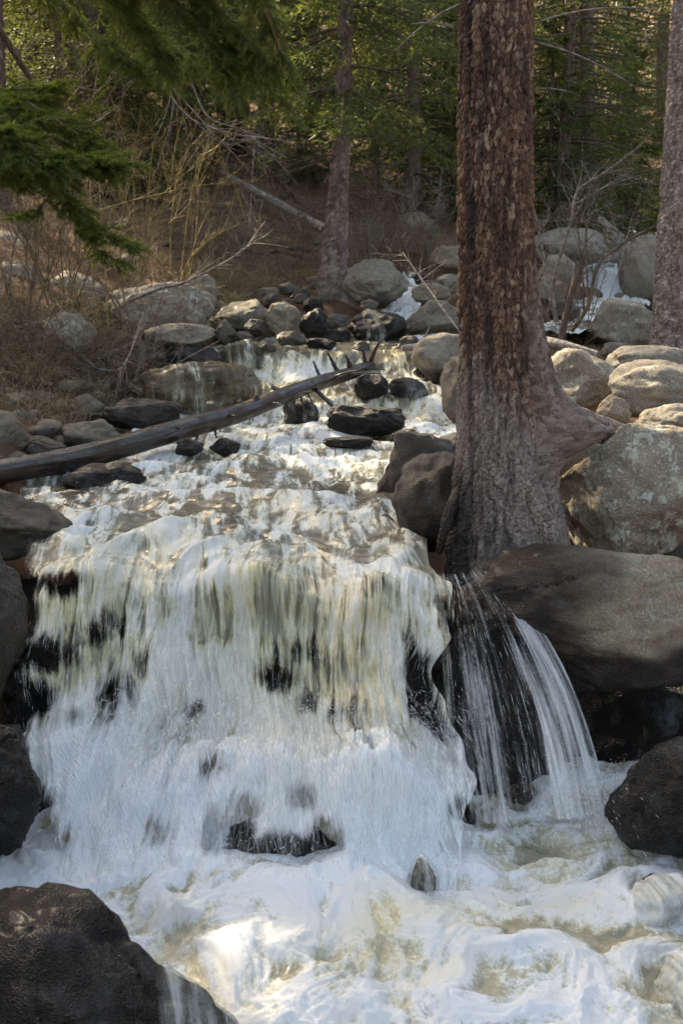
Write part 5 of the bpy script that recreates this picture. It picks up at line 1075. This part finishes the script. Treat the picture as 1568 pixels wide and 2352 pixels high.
# ------------------------------------------------------------------ the near conifer on the left: trunk beside the view, boughs reaching in
nt = empty('fir_tree', (0, 0, 0), 'near fir whose sunlit boughs hang into the upper left of the view', 'tree')
tb = np.array([-2.15, 4.9]); zg = float(ground_z(tb[:1], tb[1:])[0])
trunk_mesh('trunk', [(zg - .2, tb[0], tb[1], .22), (zg + .5, tb[0], tb[1], .16), (7, tb[0], tb[1], .12), (13, tb[0], tb[1], .03)], M['bark2'], nt, 120, 500, (.03, .05), .006, seed=23)
def fir_bough(rs, pts, r0, twigs, tl, nlen=.021, hang=.1, dense=1.0, name='bough', flat=1.0, second=True):
    N_ = Acc(); Wd = Acc(); p = bez(pts, 40); Wd.tube(p, np.linspace(r0, r0 * .3, 40), 6)
    segs = []
    def twig(b, d, L, lv):
        s = np.linspace(0, 1, 7)[:, None]; q = b + d * L * s + np.array([0, 0, -hang]) * L * s ** 2 + rs.normal(0, .05, 3) * L * s ** 2
        Wd.tube(q, np.linspace(.0028, .0012, 7), 3, False); segs.append((q, L))
        if lv:
            for k in range(int(L / .035)):
                t = rs.uniform(.15, .95); i = int(t * 6); sd_ = 1 if k % 2 else -1
                lat = nrm(np.cross(d, [0, 0, 1.0])) * sd_
                twig(q[i], nrm(d * .75 + lat * .8 + np.array([0, 0, rs.normal(-.05, .18)])), L * .55 * (1.1 - t) + .03, lv - 1)
    for k in range(twigs):
        t = rs.uniform(.08, 1.0); i = min(int(t * 39), 38); d0 = nrm(p[i + 1] - p[i]); lat = nrm(np.cross(d0, [0, 0, 1.0])) * (1 if k % 2 else -1)
        twig(p[i], nrm(d0 * .7 + lat * rs.uniform(.3, 1.1) + np.array([0, 0, rs.normal(-.1, .28)]) / flat), tl * (1.15 - .6 * t) * rs.uniform(.6, 1.1), 1 if second else 0)
    twig(p[-1], nrm(p[-1] - p[-3]), tl * .6, 1)
    for q, L in segs:
        n = int(L * 1000 * dense); t = rs.uniform(0, 6, n); i = np.minimum(t.astype(int), 5); f = (t - i)[:, None]; b = q[i] * (1 - f) + q[i + 1] * f; d = nrm(q[i + 1] - q[i])
        rv = rs.normal(0, 1, (n, 3)); rv -= d * (rv * d).sum(1)[:, None]; rv = nrm(rv); rv[:, 2] = np.where(rv[:, 2] < 0, rv[:, 2] * .5, rv[:, 2])
        nd = nrm(d * .75 + rv * .85); w_ = nrm(np.cross(nd, rs.normal(0, 1, (n, 3)))) * .0015; l_ = nlen * rs.uniform(.7, 1.2, (n, 1))
        N_.tris(b - w_, b + w_, b + nd * l_, np.clip(rs.uniform(0, .6, n) + .4 * (t / 6), 0, 1))
    o = Wd.obj(name, M['twig'], nt); N_.obj('needles', M['needles_near'], o, False, 'shade')
rs = np.random.RandomState(61); hub = lambda z: np.array([tb[0] + .1, tb[1], z])
YB = 4.9
fir_bough(rs, [hub(3.75), P(-60, 190, YB), P(60, 235, YB - .1), P(150, 290, YB - .2), P(215, 330, YB - .2)], .012, 68, .24)
fir_bough(rs, [hub(3.6), P(-60, 215, YB), P(30, 205, YB), P(90, 215, YB), P(120, 205, YB)], .010, 44, .20)
fir_bough(rs, [hub(3.4), P(-60, 330, YB - .2), P(60, 350, YB - .3), P(170, 365, YB - .4), P(255, 372, YB - .4)], .011, 74, .24)
fir_bough(rs, [hub(3.4), P(-60, 280, YB + .1), P(60, 295, YB + .1), P(150, 310, YB), P(195, 265, YB)], .011, 51, .20)
fir_bough(rs, [hub(3.35), P(-30, 370, YB), P(100, 400, YB), P(170, 470, YB), P(215, 520, YB), P(300, 560, YB)], .012, 57, .17)
fir_bough(rs, [hub(3.35), P(-30, 380, YB + .1), P(110, 430, YB + .1), P(185, 510, YB + .1), P(225, 570, YB + .1), P(275, 600, YB)], .010, 44, .15)
fir_bough(rs, [hub(3.3), P(-30, 420, YB), P(60, 400, YB), P(120, 425, YB), P(90, 480, YB), P(50, 495, YB)], .008, 23, .12)
fir_bough(rs, [hub(3.5), P(-70, 260, YB - .3), P(20, 300, YB - .4), P(80, 345, YB - .5), P(105, 380, YB - .5)], .010, 61, .22)
# the dark boughs hanging from above
YT = 4.1
fir_bough(rs, [hub(4.7), P(70, -310, YT), P(262, -170, YT), P(419, -70, YT), P(523, 40, YT), P(593, 120, YT)], .016, 81, .24, .022, .28, .85)
fir_bough(rs, [hub(4.7), P(88, -280, YT), P(288, -110, YT), P(419, 20, YT), P(488, 100, YT), P(523, 170, YT)], .014, 75, .23, .022, .28, .85)
fir_bough(rs, [hub(4.7), P(175, -310, YT - .2), P(393, -170, YT - .2), P(523, -80, YT - .2), P(602, 10, YT - .2), P(650, 130, YT - .1)], .014, 75, .23, .022, .3, .85)
fir_bough(rs, [hub(4.5), P(44, -220, YT + .2), P(192, -80, YT + .2), P(288, 10, YT + .2), P(340, 80, YT + .2), P(375, 130, YT + .2)], .013, 67, .21, .022, .25, .85)
fir_bough(rs, [hub(4.3), P(0, -110, YT + .6), P(140, 10, YT + .7), P(227, 90, YT + .8), P(297, 130, YT + .8), P(349, 160, YT + .8)], .012, 48, .22, .022, .22, .85)
fir_bough(rs, [hub(4.7), P(175, -250, YT + .1), P(366, -90, YT + .1), P(488, 50, YT + .1), P(567, 150, YT + .1), P(658, 240, YT + .1)], .012, 48, .15, .022, .3, .8)
fir_bough(rs, [hub(4.4), P(88, -170, YT + .9), P(288, 10, YT + 1.0), P(393, 100, YT + 1.1), P(488, 150, YT + 1.1), P(558, 180, YT + 1.1)], .012, 54, .26, .022, .22, .8)
for i in range(4):     # higher boughs beyond the view
    a = rs.uniform(0, 6.28) if i > 3 else R(-60 - 20 * i); z = 5.2 + i * .6; L = 1.7 - .1 * i; s = np.linspace(0, 1, 5)
    fir_bough(rs, np.stack([tb[0] + L * s * math.cos(a), tb[1] + L * s * math.sin(a), z - .45 * L * s ** 2], 1), .014, 26, .36, .03, .2, .35)

# ------------------------------------------------------------------ grass, needle litter, fallen twigs: past counting
rs = np.random.RandomState(77)
def scatter(n, f):
    out = []
    while len(out) < n:
        x, y = f(); out.append((x, y))
    a = np.array(out); return a[:, 0], a[:, 1]
def bank_left(): y = rs.uniform(8.3, 14); return row(XL, y) - .15 - abs(rs.normal(0, .9)), y
x, y = scatter(650, bank_left); A = Acc()
x2 = rs.uniform(-2.2, .4, 160); y2 = rs.uniform(13.2, 16, 160); x3 = rs.uniform(.2, 1.7, 260); y3 = rs.uniform(14.2, 17.5, 260); x4 = rs.uniform(1.9, 2.9, 50); y4 = rs.uniform(9.6, 12, 50)
x5 = rs.uniform(-7, 0, 260); y5 = rs.uniform(15, 24, 260)
x = np.concatenate([x, x2, x3, x4, x5]); y = np.concatenate([y, y2, y3, y4, y5]); z = ground_z(x, y)
for k in range(26):
    n = len(x); b = np.stack([x + rs.normal(0, .05, n), y + rs.normal(0, .05, n), z - .02], 1); d = nrm(np.stack([rs.normal(0, .7, n), rs.normal(-.25, .6, n), rs.uniform(.15, 1.0, n)], 1)); L = rs.uniform(.08, .30, n)[:, None]
    m = b + d * L * .6; e = m + nrm(d + np.array([0, -.2, -.9]) * rs.uniform(.2, 1.2, (n, 1))) * L * .6; w_ = nrm(np.cross(d, rs.normal(0, 1, (n, 3)))) * .0022
    A.tris(b - w_, b + w_, m + w_); A.tris(b - w_, m + w_, m - w_); A.tris(m - w_, m + w_, e)
tag(A.obj('dry_grass', M['grass'], None, False), kind='stuff')
A = Acc()
for (px_, py_, Y_) in ((545, 662, 12.9), (560, 655, 13.0), (520, 668, 12.9), (445, 765, 10.5), (235, 905, 9.0), (1000, 500, 18), (835, 640, 13.0), (620, 640, 13.8), (700, 610, 14.5)):
    p = P(px_, py_, Y_); p[2] = ground_z(np.array([p[0]]), np.array([p[1]]))[0]; n = 60
    b = p + rs.normal(0, .07, (n, 3)) * np.array([1, 1, .1]); e = b + nrm(rs.normal(0, .45, (n, 3)) + np.array([0, 0, 1])) * rs.uniform(.05, .14, (n, 1)); A.spindles(b, e, .003, .3)
tag(A.obj('green_grass', M['green'], None, False), kind='stuff')
A = Acc(); n = 26000; x = rs.uniform(-8, 3, n); y = 8.2 + 16 * rs.uniform(0, 1, n) ** 1.3
k = ~((x > row(XL, y) - .1) & (x < row(XR, y)) & (y < 12.6)); x, y = x[k], y[k]; z = ground_z(x, y); n = len(x)
a = rs.uniform(0, 6.28, n); L = rs.uniform(.02, .09, n); b = np.stack([x, y, z + .006], 1); e = b + np.stack([np.cos(a) * L, np.sin(a) * L, rs.uniform(-.01, .03, n)], 1)
A.spindles(b, e, rs.uniform(.0015, .004, n), at=0.0)
n = 700; x = rs.uniform(-7, 3, n); y = 8.5 + 15 * rs.uniform(0, 1, n); k = ~((x > row(XL, y) - .1) & (x < row(XR, y)) & (y < 12.6)); x, y = x[k], y[k]; z = ground_z(x, y); n = len(x)
a = rs.uniform(0, 6.28, n); L = rs.uniform(.15, .7, n); b = np.stack([x, y, z + .02], 1); ex, ey = x + np.cos(a) * L, y + np.sin(a) * L; A.spindles(b, np.stack([ex, ey, ground_z(ex, ey) + .03], 1), rs.uniform(.003, .010, n), .2)
tag(A.obj('needle_litter', M['litter'], None, False), kind='stuff')
# surface roots on the worn slope
for (lab, pts) in (('gnarled surface root crossing the slope under the dead stump', [P(612, 392, 21), P(660, 420, 20), P(700, 445, 19.2), P(745, 465, 18.5)]), ('exposed root snaking over the path left of the second trunk', [P(690, 600, 15.2), P(640, 585, 15.5), P(600, 600, 15.2), P(560, 590, 15.3)])):
    q = bez(pts, 30); q[:, 2] = ground_z(q[:, 0], q[:, 1]) + .03; A = Acc(); A.tube(q, .03 + .012 * np.sin(np.arange(30) * .9), 8); tag(A.obj('tree_root', M['sbark']), lab, 'root')
